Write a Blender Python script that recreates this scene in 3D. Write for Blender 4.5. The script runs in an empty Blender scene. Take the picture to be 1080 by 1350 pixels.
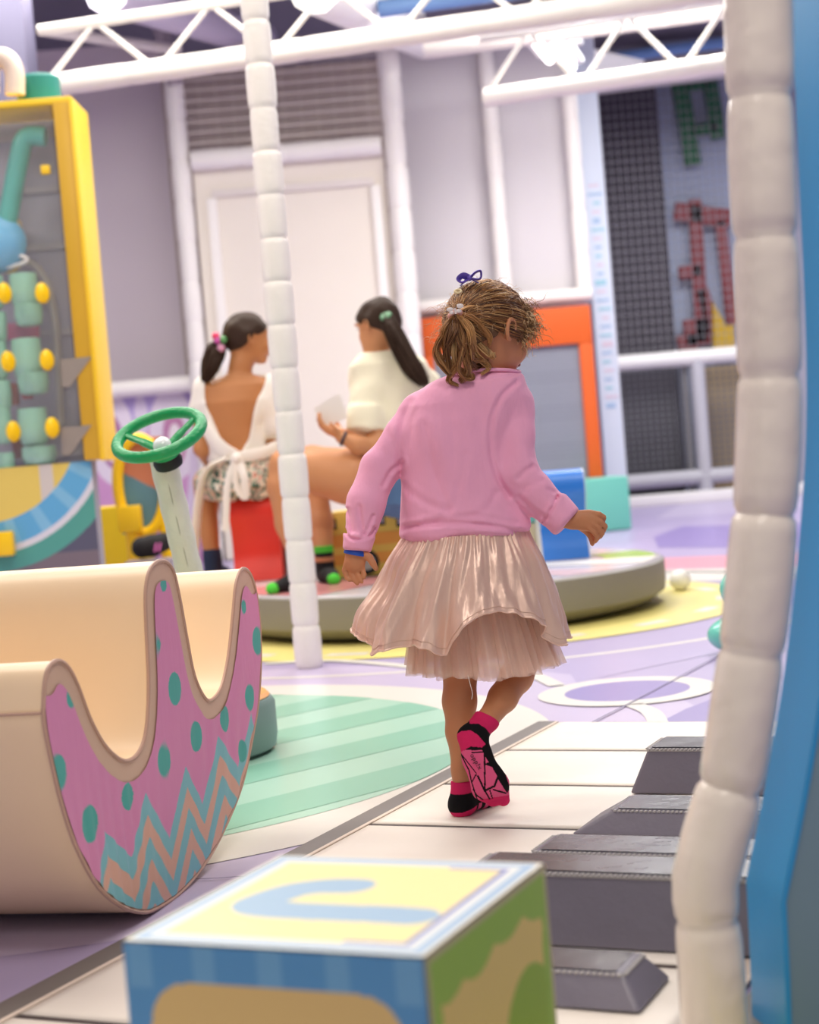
import bpy, bmesh, math, random
import numpy as np
from mathutils import Vector, Matrix
random.seed(7); RNG = np.random.default_rng(7)
sc = bpy.context.scene

# ---------------------------------------------------------------- camera
CAMH, FPX, ROLL, PITCH = 0.72, 2200.0, math.radians(4.7), math.atan(0.0394)
cr, sr, cp, sp_ = math.cos(ROLL), math.sin(ROLL), math.cos(PITCH), math.sin(PITCH)
CX = np.array([cr, -sr*sp_, -sr*cp]); CY = np.array([sr, cr*sp_, cr*cp]); CF = np.array([0, cp, -sp_])
cam = bpy.data.cameras.new('camera'); camo = bpy.data.objects.new('camera', cam)
sc.collection.objects.link(camo); sc.camera = camo
camo.matrix_world = Matrix(((CX[0], CY[0], -CF[0], 0), (CX[1], CY[1], -CF[1], 0), (CX[2], CY[2], -CF[2], CAMH), (0, 0, 0, 1)))
cam.sensor_fit = 'VERTICAL'; cam.sensor_height = 36; cam.lens = FPX/1350*36
cam.clip_start = 0.05; cam.clip_end = 100
cam.dof.use_dof = True; cam.dof.focus_distance = 3.12; cam.dof.aperture_fstop = 3.9

# ---------------------------------------------------------------- world, lights, exposure
w = bpy.data.worlds.new('hall_light'); sc.world = w; w.use_nodes = True
w.node_tree.nodes['Background'].inputs[0].default_value = (0.97, 0.97, 1.0, 1)
w.node_tree.nodes['Background'].inputs[1].default_value = 0.27
sc.view_settings.view_transform = 'Standard'; sc.view_settings.look = 'None'
sc.view_settings.gamma = 1; sc.view_settings.use_curve_mapping = False
sc.view_settings.exposure = 0.16
def area_light(name, loc, size, power, col, rot=(0, 0, 0)):
    l = bpy.data.lights.new(name, 'AREA'); l.shape = 'RECTANGLE'; l.size, l.size_y = size
    l.energy = power; l.color = col
    o = bpy.data.objects.new(name, l); sc.collection.objects.link(o); o.location = loc; o.rotation_euler = rot
    return o
WARM = (1.0, 0.925, 0.82); NEUT = (1.0, 0.97, 0.90); COOL = (0.97, 0.98, 1.0)
area_light('overhead_area_light', (0.5, 1.0, 3.4), (1.2, 1.2), 50, WARM)  # unseen lamp placed to brighten the near post and block top
area_light('overhead_area_light', (-0.6, -1.2, 3.3), (1.6, 1.2), 32, WARM)  # unseen fill behind the camera, added for the near post and fronts
area_light('overhead_area_light', (-3.4, 5.6, 3.6), (1.2, 1.6), 50, WARM)  # unseen lamp added to brighten the cabinet interior
area_light('overhead_area_light', (-1.3, 4.0, 3.6), (1.4, 1.4), 62, WARM)
area_light('overhead_area_light', (1.4, 5.2, 3.6), (1.4, 1.4), 58, NEUT)
area_light('overhead_area_light', (-0.6, 7.6, 3.7), (2.4, 1.6), 104, NEUT)
area_light('overhead_area_light', (1.9, 10.0, 3.55), (2.0, 1.0), 150, NEUT)
area_light('overhead_area_light', (-2.2, 9.4, 3.6), (2.0, 1.2), 125, NEUT)  # unseen back light added to brighten the far hall
area_light('overhead_area_light', (3.0, 13.6, 3.7), (3, 1.6), 125, COOL)

# ---------------------------------------------------------------- pixel helpers (photo frame 1080x1350)
CAMP = np.array([0, 0, CAMH])
def ray(px, py):
    xc, yc = (px-540)/FPX, -(py-675)/FPX
    return xc*CX + yc*CY + CF
def P(px, py, Y):
    d = ray(px, py); return CAMP + d*(Y/d[1])
def G(px, py, z=0.0):
    d = ray(px, py); return CAMP + d*((z-CAMH)/d[2])
def PL(px, py, p0, n):
    d = ray(px, py); p0 = np.array(p0); n = np.array(n)
    return CAMP + d*(np.dot(p0-CAMP, n)/np.dot(d, n))
def lin(c):
    c = np.asarray(c, float)/255.0
    return np.where(c <= 0.04045, c/12.92, ((c+0.055)/1.055)**2.4)

# ---------------------------------------------------------------- materials
MATS = {}
def mat(name, col=None, rough=0.5, spec=0.5, metal=0.0, bump=0.0, bscale=200.0, noise=0.0, nscale=8.0,
        emit=None, trans=0.0, alpha=1.0, sss=0.0, coat=0.0, sheen=0.0, attr=None, bstretch=None):
    if name in MATS: return MATS[name]
    m = bpy.data.materials.new(name); m.use_nodes = True; nt = m.node_tree
    b = nt.nodes['Principled BSDF']
    if col is not None:
        rgb = tuple(lin(col))+(1,)
        b.inputs['Base Color'].default_value = rgb
        m.diffuse_color = rgb
    b.inputs['Roughness'].default_value = rough
    b.inputs['Specular IOR Level'].default_value = spec
    b.inputs['Metallic'].default_value = metal
    b.inputs['Transmission Weight'].default_value = trans
    b.inputs['Alpha'].default_value = alpha
    b.inputs['Coat Weight'].default_value = coat
    b.inputs['Sheen Weight'].default_value = sheen
    if sss:
        b.inputs['Subsurface Weight'].default_value = sss
        b.inputs['Subsurface Radius'].default_value = (0.012, 0.005, 0.003)
        b.inputs['Subsurface Scale'].default_value = 0.6
    if emit:
        b.inputs['Emission Color'].default_value = tuple(lin(emit[0]))+(1,)
        b.inputs['Emission Strength'].default_value = emit[1]
    tc = nt.nodes.new('ShaderNodeTexCoord')
    src = None
    if attr:
        a = nt.nodes.new('ShaderNodeVertexColor'); a.layer_name = attr; src = a.outputs['Color']
    if noise:
        n = nt.nodes.new('ShaderNodeTexNoise'); n.inputs['Scale'].default_value = nscale; n.inputs['Detail'].default_value = 4
        nt.links.new(tc.outputs['Object'], n.inputs['Vector'])
        hsv = nt.nodes.new('ShaderNodeHueSaturation')
        mr = nt.nodes.new('ShaderNodeMapRange'); mr.inputs['From Min'].default_value = 0.3; mr.inputs['From Max'].default_value = 0.7
        mr.inputs['To Min'].default_value = 1-noise; mr.inputs['To Max'].default_value = 1+noise
        nt.links.new(n.outputs['Fac'], mr.inputs['Value']); nt.links.new(mr.outputs['Result'], hsv.inputs['Value'])
        if src: nt.links.new(src, hsv.inputs['Color'])
        else: hsv.inputs['Color'].default_value = tuple(lin(col))+(1,)
        src = hsv.outputs['Color']
    if src: nt.links.new(src, b.inputs['Base Color'])
    if bump:
        n2 = nt.nodes.new('ShaderNodeTexNoise'); n2.inputs['Scale'].default_value = bscale; n2.inputs['Detail'].default_value = 3
        vec = tc.outputs['Object']
        if bstretch:
            mp = nt.nodes.new('ShaderNodeMapping'); mp.inputs['Scale'].default_value = bstretch
            nt.links.new(vec, mp.inputs['Vector']); vec = mp.outputs['Vector']
        nt.links.new(vec, n2.inputs['Vector'])
        bp = nt.nodes.new('ShaderNodeBump'); bp.inputs['Strength'].default_value = bump; bp.inputs['Distance'].default_value = 0.01
        nt.links.new(n2.outputs['Fac'], bp.inputs['Height']); nt.links.new(bp.outputs['Normal'], b.inputs['Normal'])
    MATS[name] = m
    return m

# ---------------------------------------------------------------- object helpers
ORI = {}
def tag(o, label=None, cat=None, group=None, kind=None):
    if label: o['label'] = label
    if cat: o['category'] = cat
    if group: o['group'] = group
    if kind: o['kind'] = kind
    return o
def thing(name, loc, label=None, cat=None, group=None, kind=None):
    o = bpy.data.objects.new(name, None); sc.collection.objects.link(o); o.location = Vector([float(v) for v in loc])
    o.empty_display_size = 0.05
    ORI[o.name] = np.array(loc, float)
    return tag(o, label, cat, group, kind)
def mk(name, V, F, mats, parent=None, origin=None, smooth=False, midx=None, cols=None, kind=None):
    V = np.asarray(V, float).reshape(-1, 3)
    if parent is not None: org = ORI[parent.name]
    elif origin is not None: org = np.array(origin, float)
    else:
        org = np.array([(V[:, 0].min()+V[:, 0].max())/2, (V[:, 1].min()+V[:, 1].max())/2, V[:, 2].min()])
    me = bpy.data.meshes.new(name)
    if isinstance(F, np.ndarray):
        n, k = F.shape
        me.vertices.add(len(V)); me.vertices.foreach_set('co', (V-org).astype(np.float32).ravel())
        me.loops.add(n*k); me.loops.foreach_set('vertex_index', F.astype(np.int32).ravel())
        me.polygons.add(n); me.polygons.foreach_set('loop_start', np.arange(0, n*k, k, dtype=np.int32))
        me.polygons.foreach_set('loop_total', np.full(n, k, dtype=np.int32)); me.update(calc_edges=True); me.validate()
    else:
        me.from_pydata((V-org).tolist(), [], [list(f) for f in F]); me.update()
    if not isinstance(mats, (list, tuple)): mats = [mats]
    for m in mats: me.materials.append(m)
    if midx is not None: me.polygons.foreach_set('material_index', np.asarray(midx, dtype=np.int32))
    if smooth: me.polygons.foreach_set('use_smooth', np.ones(len(me.polygons), dtype=bool))
    if cols is not None:
        ca = me.color_attributes.new('col', 'FLOAT_COLOR', 'POINT')
        c4 = np.ones((len(V), 4), np.float32); c4[:, :3] = cols
        ca.data.foreach_set('color', c4.ravel())
    o = bpy.data.objects.new(name, me); sc.collection.objects.link(o)
    if parent is not None: o.parent = parent; ORI[o.name] = org
    else: o.location = Vector(org.tolist()); ORI[o.name] = org
    if kind: o['kind'] = kind
    return o
def fixn(o):
    bm = bmesh.new(); bm.from_mesh(o.data); bmesh.ops.recalc_face_normals(bm, faces=bm.faces); bm.to_mesh(o.data); bm.free(); return o
def auto(o, ang=35):
    m = o.data; m.polygons.foreach_set('use_smooth', np.ones(len(m.polygons), dtype=bool))
    bm = bmesh.new(); bm.from_mesh(m)
    for e in bm.edges:
        if len(e.link_faces) == 2 and e.calc_face_angle(0) > math.radians(ang): e.smooth = False
    bm.to_mesh(m); bm.free(); return o
def bevel(o, wd=0.01, seg=2, ang=30):
    bm = bmesh.new(); bm.from_mesh(o.data)
    bmesh.ops.recalc_face_normals(bm, faces=bm.faces)
    es = [e for e in bm.edges if len(e.link_faces) == 2 and e.calc_face_angle(0) > math.radians(ang)]
    bmesh.ops.bevel(bm, geom=es, offset=wd, segments=seg, profile=0.6, affect='EDGES', clamp_overlap=True)
    bm.to_mesh(o.data); bm.free(); return auto(o, 40)
class MB:
    """collects vertices and faces"""
    def __init__(s): s.V = []; s.F = []; s.n = 0; s.M = []
    def add(s, V, F, mi=0):
        V = np.asarray(V, float).reshape(-1, 3); s.V.append(V)
        for f in F: s.F.append([int(i)+s.n for i in f]); s.M.append(mi)
        s.n += len(V); return s
    def build(s, name, mats, parent=None, smooth=False, **k):
        return mk(name, np.concatenate(s.V), s.F, mats, parent, smooth=smooth, midx=s.M, **k)
def boxVF(c, size, ax=None):
    """ax: 3 axis vectors"""
    c = np.array(c, float); hx, hy, hz = [v/2 for v in size]
    A = np.eye(3) if ax is None else np.array(ax, float)
    V = [c + sx*hx*A[0] + sy*hy*A[1] + sz*hz*A[2] for sx in (-1, 1) for sy in (-1, 1) for sz in (-1, 1)]
    F = [(0, 1, 3, 2), (4, 6, 7, 5), (0, 4, 5, 1), (2, 3, 7, 6), (0, 2, 6, 4), (1, 5, 7, 3)]
    return V, F
def box(name, c, size, m, parent=None, ax=None, bev=0.0, seg=2, **k):
    V, F = boxVF(c, size, ax); o = mk(name, V, F, m, parent, **k)
    if bev: bevel(o, bev, seg)
    return o
def yaw(deg):
    a = math.radians(deg); return [(math.cos(a), math.sin(a), 0), (-math.sin(a), math.cos(a), 0), (0, 0, 1)]
def catmull(pts, n):
    pts = np.array(pts, float); k = len(pts); out = []
    ext = np.vstack([2*pts[0]-pts[1], pts, 2*pts[-1]-pts[-2]])
    for i in range(k-1):
        p0, p1, p2, p3 = ext[i:i+4]
        for t in np.linspace(0, 1, n, endpoint=False):
            out.append(0.5*((2*p1)+(-p0+p2)*t+(2*p0-5*p1+4*p2-p3)*t*t+(-p0+3*p1-3*p2+p3)*t**3))
    out.append(pts[-1]); return np.array(out)
def tubeVF(path, rad, sides=12, cap=True, closed=False, flat=None):
    path = np.asarray(path, float); n = len(path)
    rad = np.full(n, rad) if np.isscalar(rad) else np.asarray(rad, float)
    if closed: T = np.roll(path, -1, 0)-np.roll(path, 1, 0)
    else: T = np.gradient(path, axis=0)
    T /= np.linalg.norm(T, axis=1)[:, None]+1e-12
    up = np.array([0, 0, 1.0]) if abs(T[0][2]) < 0.9 else np.array([0, 1.0, 0])
    N = np.cross(up, T[0]); N /= np.linalg.norm(N)
    V = []; a = np.linspace(0, 2*np.pi, sides, endpoint=False)
    for i in range(n):
        N = N-np.dot(N, T[i])*T[i]; N /= np.linalg.norm(N)+1e-12; B = np.cross(T[i], N)
        fx, fy = (1, 1) if flat is None else flat
        V.append(path[i]+rad[i]*(fx*np.cos(a)[:, None]*N+fy*np.sin(a)[:, None]*B))
    V = np.concatenate(V); F = []
    m = n if closed else n-1
    for i in range(m):
        for j in range(sides):
            j2 = (j+1) % sides; i2 = (i+1) % n
            F.append((i*sides+j, i*sides+j2, i2*sides+j2, i2*sides+j))
    if cap and not closed:
        F.append(tuple(range(sides))[::-1]); F.append(tuple((n-1)*sides+j for j in range(sides)))
    return V, F
def tube(name, path, rad, m, parent=None, sides=12, closed=False, flat=None, **k):
    V, F = tubeVF(path, rad, sides, True, closed, flat); o = mk(name, V, F, m, parent, **k); fixn(o); return auto(o, 50)
def padpath(a, b, r, seg=0.15, pinch=0.16, pts=None):
    """foam sleeved tube: sleeve segments pinched at their joints"""
    path = np.array([a, b], float) if pts is None else np.asarray(pts, float)
    L = np.concatenate([[0], np.cumsum(np.linalg.norm(np.diff(path, axis=0), axis=1))])
    n = max(2, int(round(L[-1]/seg))); S = []; R = []
    for i in range(n):
        s0, s1 = L[-1]*i/n, L[-1]*(i+1)/n
        rr = r*random.uniform(0.96, 1.04)
        for f, q in ((0, 1-pinch), (0.05, 1-0.25*pinch), (0.14, 1.0), (0.3, 1.01), (0.6, 1.02), (0.86, 1.0), (0.95, 1-0.3*pinch)):
            S.append(s0+f*(s1-s0)); R.append(rr*q)
    S.append(L[-1]); R.append(r*(1-pinch))
    return np.stack([np.interp(S, L, path[:, k]) for k in range(3)], 1), np.array(R)
def padtube(name, a, b, r, m, parent=None, seg=0.15, pinch=0.12, pts=None, sides=16, **k):
    p, R = padpath(a, b, r, seg, pinch, pts); return tube(name, p, R, m, parent, sides, **k)
def discVF(c, r, n=96, z=0.0, r2=None):
    a = np.linspace(0, 2*np.pi, n, endpoint=False); ry = r if r2 is None else r2
    return [(c[0]+r*math.cos(t), c[1]+ry*math.sin(t), z) for t in a], [tuple(range(n))]
def ringVF(c, r0, r1, n=96, z=0.0, a0=0, a1=2*math.pi):
    full = abs(a1-a0-2*math.pi) < 1e-6
    a = np.linspace(a0, a1, n, endpoint=not full); V = []
    for t in a: V += [(c[0]+r0*math.cos(t), c[1]+r0*math.sin(t), z), (c[0]+r1*math.cos(t), c[1]+r1*math.sin(t), z)]
    k = n if full else n-1
    return V, [(2*i, 2*i+1, 2*((i+1) % n)+1, 2*((i+1) % n)) for i in range(k)]
def latheVF(prof, c, n=48, axis=None):
    """prof: (r, h) list"""
    c = np.array(c, float)
    A = np.eye(3) if axis is None else np.array(axis, float)
    V = []; a = np.linspace(0, 2*np.pi, n, endpoint=False)
    for r, h in prof:
        for t in a: V.append(c+r*math.cos(t)*A[0]+r*math.sin(t)*A[1]+h*A[2])
    F = []
    for i in range(len(prof)-1):
        for j in range(n): F.append((i*n+j, i*n+(j+1) % n, (i+1)*n+(j+1) % n, (i+1)*n+j))
    F.append(tuple(range(n))[::-1]); F.append(tuple((len(prof)-1)*n+j for j in range(n)))
    return V, F
def lathe(name, prof, c, m, parent=None, n=48, axis=None, ang=35, **k):
    V, F = latheVF(prof, c, n, axis); return auto(fixn(mk(name, V, F, m, parent, **k)), ang)
def extrude(name, poly, d, m, parent=None, bev=0.0, **k):
    """poly: list of 3D points, d: extrusion vector"""
    poly = np.array(poly, float); n = len(poly); d = np.array(d, float)
    V = np.vstack([poly, poly+d]); F = [tuple(range(n))[::-1], tuple(range(n, 2*n))]
    F += [(i, (i+1) % n, n+(i+1) % n, n+i) for i in range(n)]
    o = fixn(mk(name, V, F, m, parent, **k))
    if bev: bevel(o, bev, 2)
    return o
def seg_d(X, Y, a, b):
    ax, ay = a; bx, by = b; dx, dy = bx-ax, by-ay
    t = np.clip(((X-ax)*dx+(Y-ay)*dy)/(dx*dx+dy*dy+1e-12), 0, 1)
    return np.hypot(X-ax-t*dx, Y-ay-t*dy)
def poly_d(X, Y, pts):
    d = None
    for a, b in zip(pts[:-1], pts[1:]):
        e = seg_d(X, Y, a, b); d = e if d is None else np.minimum(d, e)
    return d
def inpoly(X, Y, pts):
    c = np.zeros(X.shape, bool); n = len(pts)
    for i in range(n):
        x1, y1 = pts[i]; x2, y2 = pts[(i+1) % n]
        cond = ((y1 > Y) != (y2 > Y)) & (X < (x2-x1)*(Y-y1)/(y2-y1+1e-12)+x1); c ^= cond
    return c
def paint(C, mask, col): C[mask] = lin(col)
def gridpanel(name, o0, u, v, wd, ht, nx, ny, colf, m, parent, disp=None, **k):
    """flat printed panel; colf(U, V) -> linear rgb array"""
    U, W = np.meshgrid(np.linspace(0, wd, nx), np.linspace(0, ht, ny), indexing='ij')
    o0, u, v = (np.array(q, float) for q in (o0, u, v)); nrm = np.cross(u, v)
    PV = o0+U[..., None]*u+W[..., None]*v
    if disp is not None: PV = PV+disp(U, W)[..., None]*nrm
    C = colf(U, W).reshape(-1, 3)
    i, j = np.meshgrid(np.arange(nx-1), np.arange(ny-1), indexing='ij'); a = (i*ny+j).ravel()
    F = np.stack([a, a+ny, a+ny+1, a+1], 1)
    return mk(name, PV.reshape(-1, 3), F, m, parent, smooth=True, cols=C, **k)

# ---------------------------------------------------------------- implicit surface builder for bodies and clothes
class Field:
    def __init__(s, lo, hi, res):
        s.lo = np.array(lo, float); s.res = res
        s.n = np.ceil((np.array(hi)-s.lo)/res).astype(int)+1
        s.D = np.full(s.n, 1.0, np.float32)
        s.ax = [s.lo[i]+res*np.arange(s.n[i]) for i in range(3)]
    def _reg(s, lo, hi, pad):
        i0 = np.clip(np.floor((np.array(lo)-pad-s.lo)/s.res).astype(int), 0, s.n)
        i1 = np.clip(np.ceil((np.array(hi)+pad-s.lo)/s.res).astype(int)+1, 0, s.n)
        sl = tuple(slice(a, b) for a, b in zip(i0, i1))
        X, Y, Z = np.meshgrid(s.ax[0][sl[0]], s.ax[1][sl[1]], s.ax[2][sl[2]], indexing='ij', sparse=True)
        return sl, X, Y, Z
    def _put(s, sl, d, k):
        a = s.D[sl]
        if d.size == 0: return
        if k <= 0: s.D[sl] = np.minimum(a, d); return
        h = np.clip(0.5+0.5*(a-d)/k, 0, 1); s.D[sl] = a+(d-a)*h-k*h*(1-h)
    def cone(s, a, b, ra, rb, k=0.01, squash=None):
        a = np.array(a, float); b = np.array(b, float); r = max(ra, rb)
        sl, X, Y, Z = s._reg(np.minimum(a, b)-r, np.maximum(a, b)+r, k+3*s.res)
        d = b-a; L = np.dot(d, d)+1e-12
        t = np.clip(((X-a[0])*d[0]+(Y-a[1])*d[1]+(Z-a[2])*d[2])/L, 0, 1)
        px, py, pz = X-a[0]-t*d[0], Y-a[1]-t*d[1], Z-a[2]-t*d[2]
        if squash is not None:
            nrm, f = squash; nrm = np.array(nrm, float); nrm /= np.linalg.norm(nrm)
            q = px*nrm[0]+py*nrm[1]+pz*nrm[2]; g = (1/f-1)
            px, py, pz = px+q*g*nrm[0], py+q*g*nrm[1], pz+q*g*nrm[2]
        s._put(sl, np.sqrt(px*px+py*py+pz*pz)-(ra+(rb-ra)*t), k); return s
    def chain(s, pts, rs, k=0.01, squash=None):
        for i in range(len(pts)-1): s.cone(pts[i], pts[i+1], rs[i], rs[i+1], k, squash)
        return s
    def ell(s, c, r, k=0.01, A=None):
        c = np.array(c, float); r = np.array(r, float); A = np.eye(3) if A is None else np.array(A, float)
        m = r.max(); sl, X, Y, Z = s._reg(c-m, c+m, k+3*s.res)
        x, y, z = X-c[0], Y-c[1], Z-c[2]
        q = [(A[i][0]*x+A[i][1]*y+A[i][2]*z) for i in range(3)]
        k0 = np.sqrt(sum((q[i]/r[i])**2 for i in range(3))); k1 = np.sqrt(sum((q[i]/r[i]**2)**2 for i in range(3)))+1e-9
        s._put(sl, k0*(k0-1)/k1, k); return s
    def cyl(s, a, b, ra, rb, rd=0.004, k=0.003):
        a = np.array(a, float); b = np.array(b, float); r = max(ra, rb)
        sl, X, Y, Z = s._reg(np.minimum(a, b)-r, np.maximum(a, b)+r, k+3*s.res)
        d = b-a; L = np.linalg.norm(d); d = d/L
        t = (X-a[0])*d[0]+(Y-a[1])*d[1]+(Z-a[2])*d[2]
        rr = np.sqrt(np.maximum((X-a[0])**2+(Y-a[1])**2+(Z-a[2])**2-t*t, 0))
        R = ra+(rb-ra)*np.clip(t/L, 0, 1)
        q1 = rr-R+rd; q2 = np.abs(t-L/2)-L/2+rd
        s._put(sl, np.sqrt(np.maximum(q1, 0)**2+np.maximum(q2, 0)**2)+np.minimum(np.maximum(q1, q2), 0)-rd, k); return s
    def loft(s, rings, k=0.01, p=2.3, rd=0.01):
        """rings: (z, cx, cy, rx, ry), z rising"""
        R = np.array(rings, float); zs = R[:, 0]
        lo = [(R[:, 1]-R[:, 3]).min(), (R[:, 2]-R[:, 4]).min(), zs[0]]; hi = [(R[:, 1]+R[:, 3]).max(), (R[:, 2]+R[:, 4]).max(), zs[-1]]
        sl, X, Y, Z = s._reg(lo, hi, k+3*s.res)
        cx, cy, rx, ry = [np.interp(Z, zs, R[:, i]) for i in (1, 2, 3, 4)]
        g = (np.abs((X-cx)/rx)**p+np.abs((Y-cy)/ry)**p)**(1/p)
        q1 = (g-1)*np.minimum(rx, ry)+rd; q2 = np.maximum(zs[0]-Z, Z-zs[-1])+rd+0*q1
        s._put(sl, np.sqrt(np.maximum(q1, 0)**2+np.maximum(q2, 0)**2)+np.minimum(np.maximum(q1, q2), 0)-rd, k); return s
    def disp(s, f):
        X, Y, Z = np.meshgrid(*s.ax, indexing='ij', sparse=True); s.D = (s.D+f(X, Y, Z)).astype(np.float32); return s
    def cut(s, f):
        X, Y, Z = np.meshgrid(*s.ax, indexing='ij', sparse=True); s.D = np.maximum(s.D, f(X, Y, Z)).astype(np.float32); return s
    def mesh(s):
        D = s.D; D[0], D[-1] = 1, 1; D[:, 0], D[:, -1] = 1, 1; D[:, :, 0], D[:, :, -1] = 1, 1
        I = D < 0; n = np.array(D.shape)-1
        cs = [(i, j, k) for i in (0, 1) for j in (0, 1) for k in (0, 1)]
        def sh(A, c): return A[c[0]:c[0]+n[0], c[1]:c[1]+n[1], c[2]:c[2]+n[2]]
        cnt = sum(sh(I, c).astype(np.int8) for c in cs); act = (cnt > 0) & (cnt < 8)
        idx = np.full(n, -1, np.int64); ii = np.argwhere(act); idx[act] = np.arange(len(ii))
        S = np.zeros((len(ii), 3)); Nn = np.zeros(len(ii))
        vals = {c: D[ii[:, 0]+c[0], ii[:, 1]+c[1], ii[:, 2]+c[2]].astype(float) for c in cs}
        for c in cs:
            for ax in range(3):
                if c[ax] == 0:
                    e = list(c); e[ax] = 1; e = tuple(e); v0, v1 = vals[c], vals[e]
                    m = (v0 < 0) != (v1 < 0); t = np.where(m, v0/(v0-v1+1e-12*(v0 == v1)), 0)
                    p = np.array(c, float)[None]+np.zeros((len(ii), 1)); p[:, ax] += t
                    S += p*m[:, None]; Nn += m
        V = s.lo+(ii+S/Nn[:, None])*s.res; Fs = []
        for ax in range(3):
            o1, o2 = (ax+1) % 3, (ax+2) % 3
            A = [slice(1, -1)]*3; A[ax] = slice(0, -1); B = list(A); B[ax] = slice(1, None)
            a, b = I[tuple(A)], I[tuple(B)]
            e = np.argwhere(a != b); e2 = e+1; e2[:, ax] -= 1
            sg = a[tuple(e.T)]
            def cell(d1, d2):
                q = e2.copy(); q[:, o1] -= d1; q[:, o2] -= d2; return idx[q[:, 0], q[:, 1], q[:, 2]]
            q = np.stack([cell(1, 1), cell(0, 1), cell(0, 0), cell(1, 0)], 1)
            q[~sg] = q[~sg][:, ::-1]; Fs.append(q)
        F = np.concatenate(Fs); F = F[(F >= 0).all(1)]
        return V, F
def relax(V, F, it=2, lam=0.5):
    for _ in range(it):
        S = np.zeros_like(V); N = np.zeros(len(V))
        for a, b in ((0, 1), (1, 2), (2, 3), (3, 0)):
            for p, q in ((a, b), (b, a)):
                np.add.at(S, F[:, p], V[F[:, q]]); np.add.at(N, F[:, p], 1)
        V = V+lam*(S/N[:, None]-V)
    return V
def frameof(fwd, up=(0, 0, 1)):
    f = np.array(fwd, float); f /= np.linalg.norm(f); u = np.array(up, float); r = np.cross(f, u); r /= np.linalg.norm(r); u = np.cross(r, f)
    return r, f, u   # right, forward, up
# ================================================================ materials in use
M_white = mat('white_vinyl', (244, 240, 236), 0.35, bump=0.15, bscale=30)
M_whitefar = mat('white_sleeve', (244, 240, 236), 0.5)
M_black = mat('black', (18, 17, 18), 0.6)
M_print = mat('printed_vinyl', None, 0.38, attr='col', bump=0.05, bscale=60)
M_printfab = mat('printed_fabric', None, 0.62, spec=0.3, attr='col', bump=0.12, bscale=25, bstretch=(3, 3, 0.6))

# ================================================================ floor with its printed pattern
base = mat('floor_lavender', (180, 167, 205), 0.32, noise=0.03, nscale=2)
FM = [base, mat('floor_light', (200, 188, 218), 0.32), mat('floor_white', (232, 228, 220), 0.3),
      mat('floor_mint', (140, 200, 176), 0.3), mat('floor_palemint', (172, 216, 196), 0.3),
      mat('floor_yellow', (240, 226, 138), 0.32), mat('floor_purple', (146, 130, 190), 0.32),
      mat('floor_pink', (232, 160, 178), 0.32), mat('floor_seam', (96, 86, 128), 0.5)]
fl = MB(); Z = 0.0006
fl.add([(-9, -4, 0), (9, -4, 0), (9, 17.2, 0), (-9, 17.2, 0)], [(0, 1, 2, 3)], 0)
def quadpoly(pts, lv, mi): fl.add([tuple(G(*p)[:2])+(Z*lv,) for p in pts], [tuple(range(len(pts)))[::-1]], mi)
# pale band sweeping behind the mint circle, dark purple field far right
def arcband(c, r0, r1, lv, mi, n=128, a0=0, a1=2*math.pi): fl.add(*ringVF(c, r0, r1, n, Z*lv, a0, a1), mi)
TC = (-0.93, 4.10)
fl.add(*discVF(TC, 1.62, 128, Z*1), 1)
arcband((0.13, 6.95), 1.62, 1.66, 2, 2)
fl.add(*discVF(TC, 1.24, 128, Z*3), 2)
fl.add(*discVF(TC, 1.05, 128, Z*4), 4)
sa = math.radians(41); ca_, sa_ = math.cos(sa), math.sin(sa); R = 1.05
for s0 in np.arange(-1.0, 1.0, 0.34):
    S = np.linspace(max(s0, -R+1e-3), min(s0+0.17, R-1e-3), 10); V = []
    for s in S:
        h = math.sqrt(max(R*R-s*s, 0))
        for x in (-h, h): V.append((TC[0]+x*ca_-s*sa_, TC[1]+x*sa_+s*ca_, Z*5))
    fl.add(V, [(2*i, 2*i+1, 2*i+3, 2*i+2) for i in range(9)], 3)
CC = (0.13, 6.95)
fl.add(*discVF(CC, 1.27, 128, Z*5), 5)
for k in range(18):
    a = 2*math.pi*k/18+0.1
    arcband(CC, 1.10, 1.16, 6, 2, 10, a, a+0.14)
# white ring with purple heart, tails
RC = G(827, 912); R1 = 0.5*np.linalg.norm(G(945, 908)-G(712, 916)); R0 = R1*0.70
arcband(RC, R0, R1, 6, 2); fl.add(*discVF(RC, R0, 64, Z*6), 6)
def stroke(pts, wd, lv, mi):
    p = catmull([G(*q)[:2] for q in pts], 8); T = np.gradient(p, axis=0); T /= np.linalg.norm(T, axis=1)[:, None]
    N = np.stack([-T[:, 1], T[:, 0]], 1)*wd/2; V = []
    for a, b in zip(p-N, p+N): V += [(a[0], a[1], Z*lv), (b[0], b[1], Z*lv)]
    fl.add(V, [(2*i, 2*i+2, 2*i+3, 2*i+1) for i in range(len(p)-1)], mi)
stroke([(835, 930), (858, 940), (868, 955), (872, 975)], 0.05, 6, 2)
stroke([(735, 905), (700, 890), (640, 876)], 0.05, 6, 2)
stroke([(350, 876), (440, 872), (540, 880), (600, 892)], 0.05, 6, 2)
quadpoly([(868, 955), (944, 955), (948, 920), (905, 936)], 5.5, 6)
quadpoly([(864, 684), (1080, 668), (1080, 640), (905, 660)], 1, 1)
quadpoly([(868, 722), (1080, 722), (1080, 690), (900, 694), (862, 708)], 2, 6)
quadpoly([(862, 752), (1080, 746), (1080, 728), (864, 736)], 2, 7)
quadpoly([(862, 768), (1080, 762), (1080, 746), (862, 752)], 2, 2)
quadpoly([(862, 790), (1080, 800), (1080, 766), (862, 770)], 2, 6)
quadpoly([(740, 870), (1000, 800), (1000, 850), (760, 900)], 1.5, 0)
quadpoly([(880, 955), (1080, 955), (1080, 935), (935, 925)], 1.2, 1)
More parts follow.
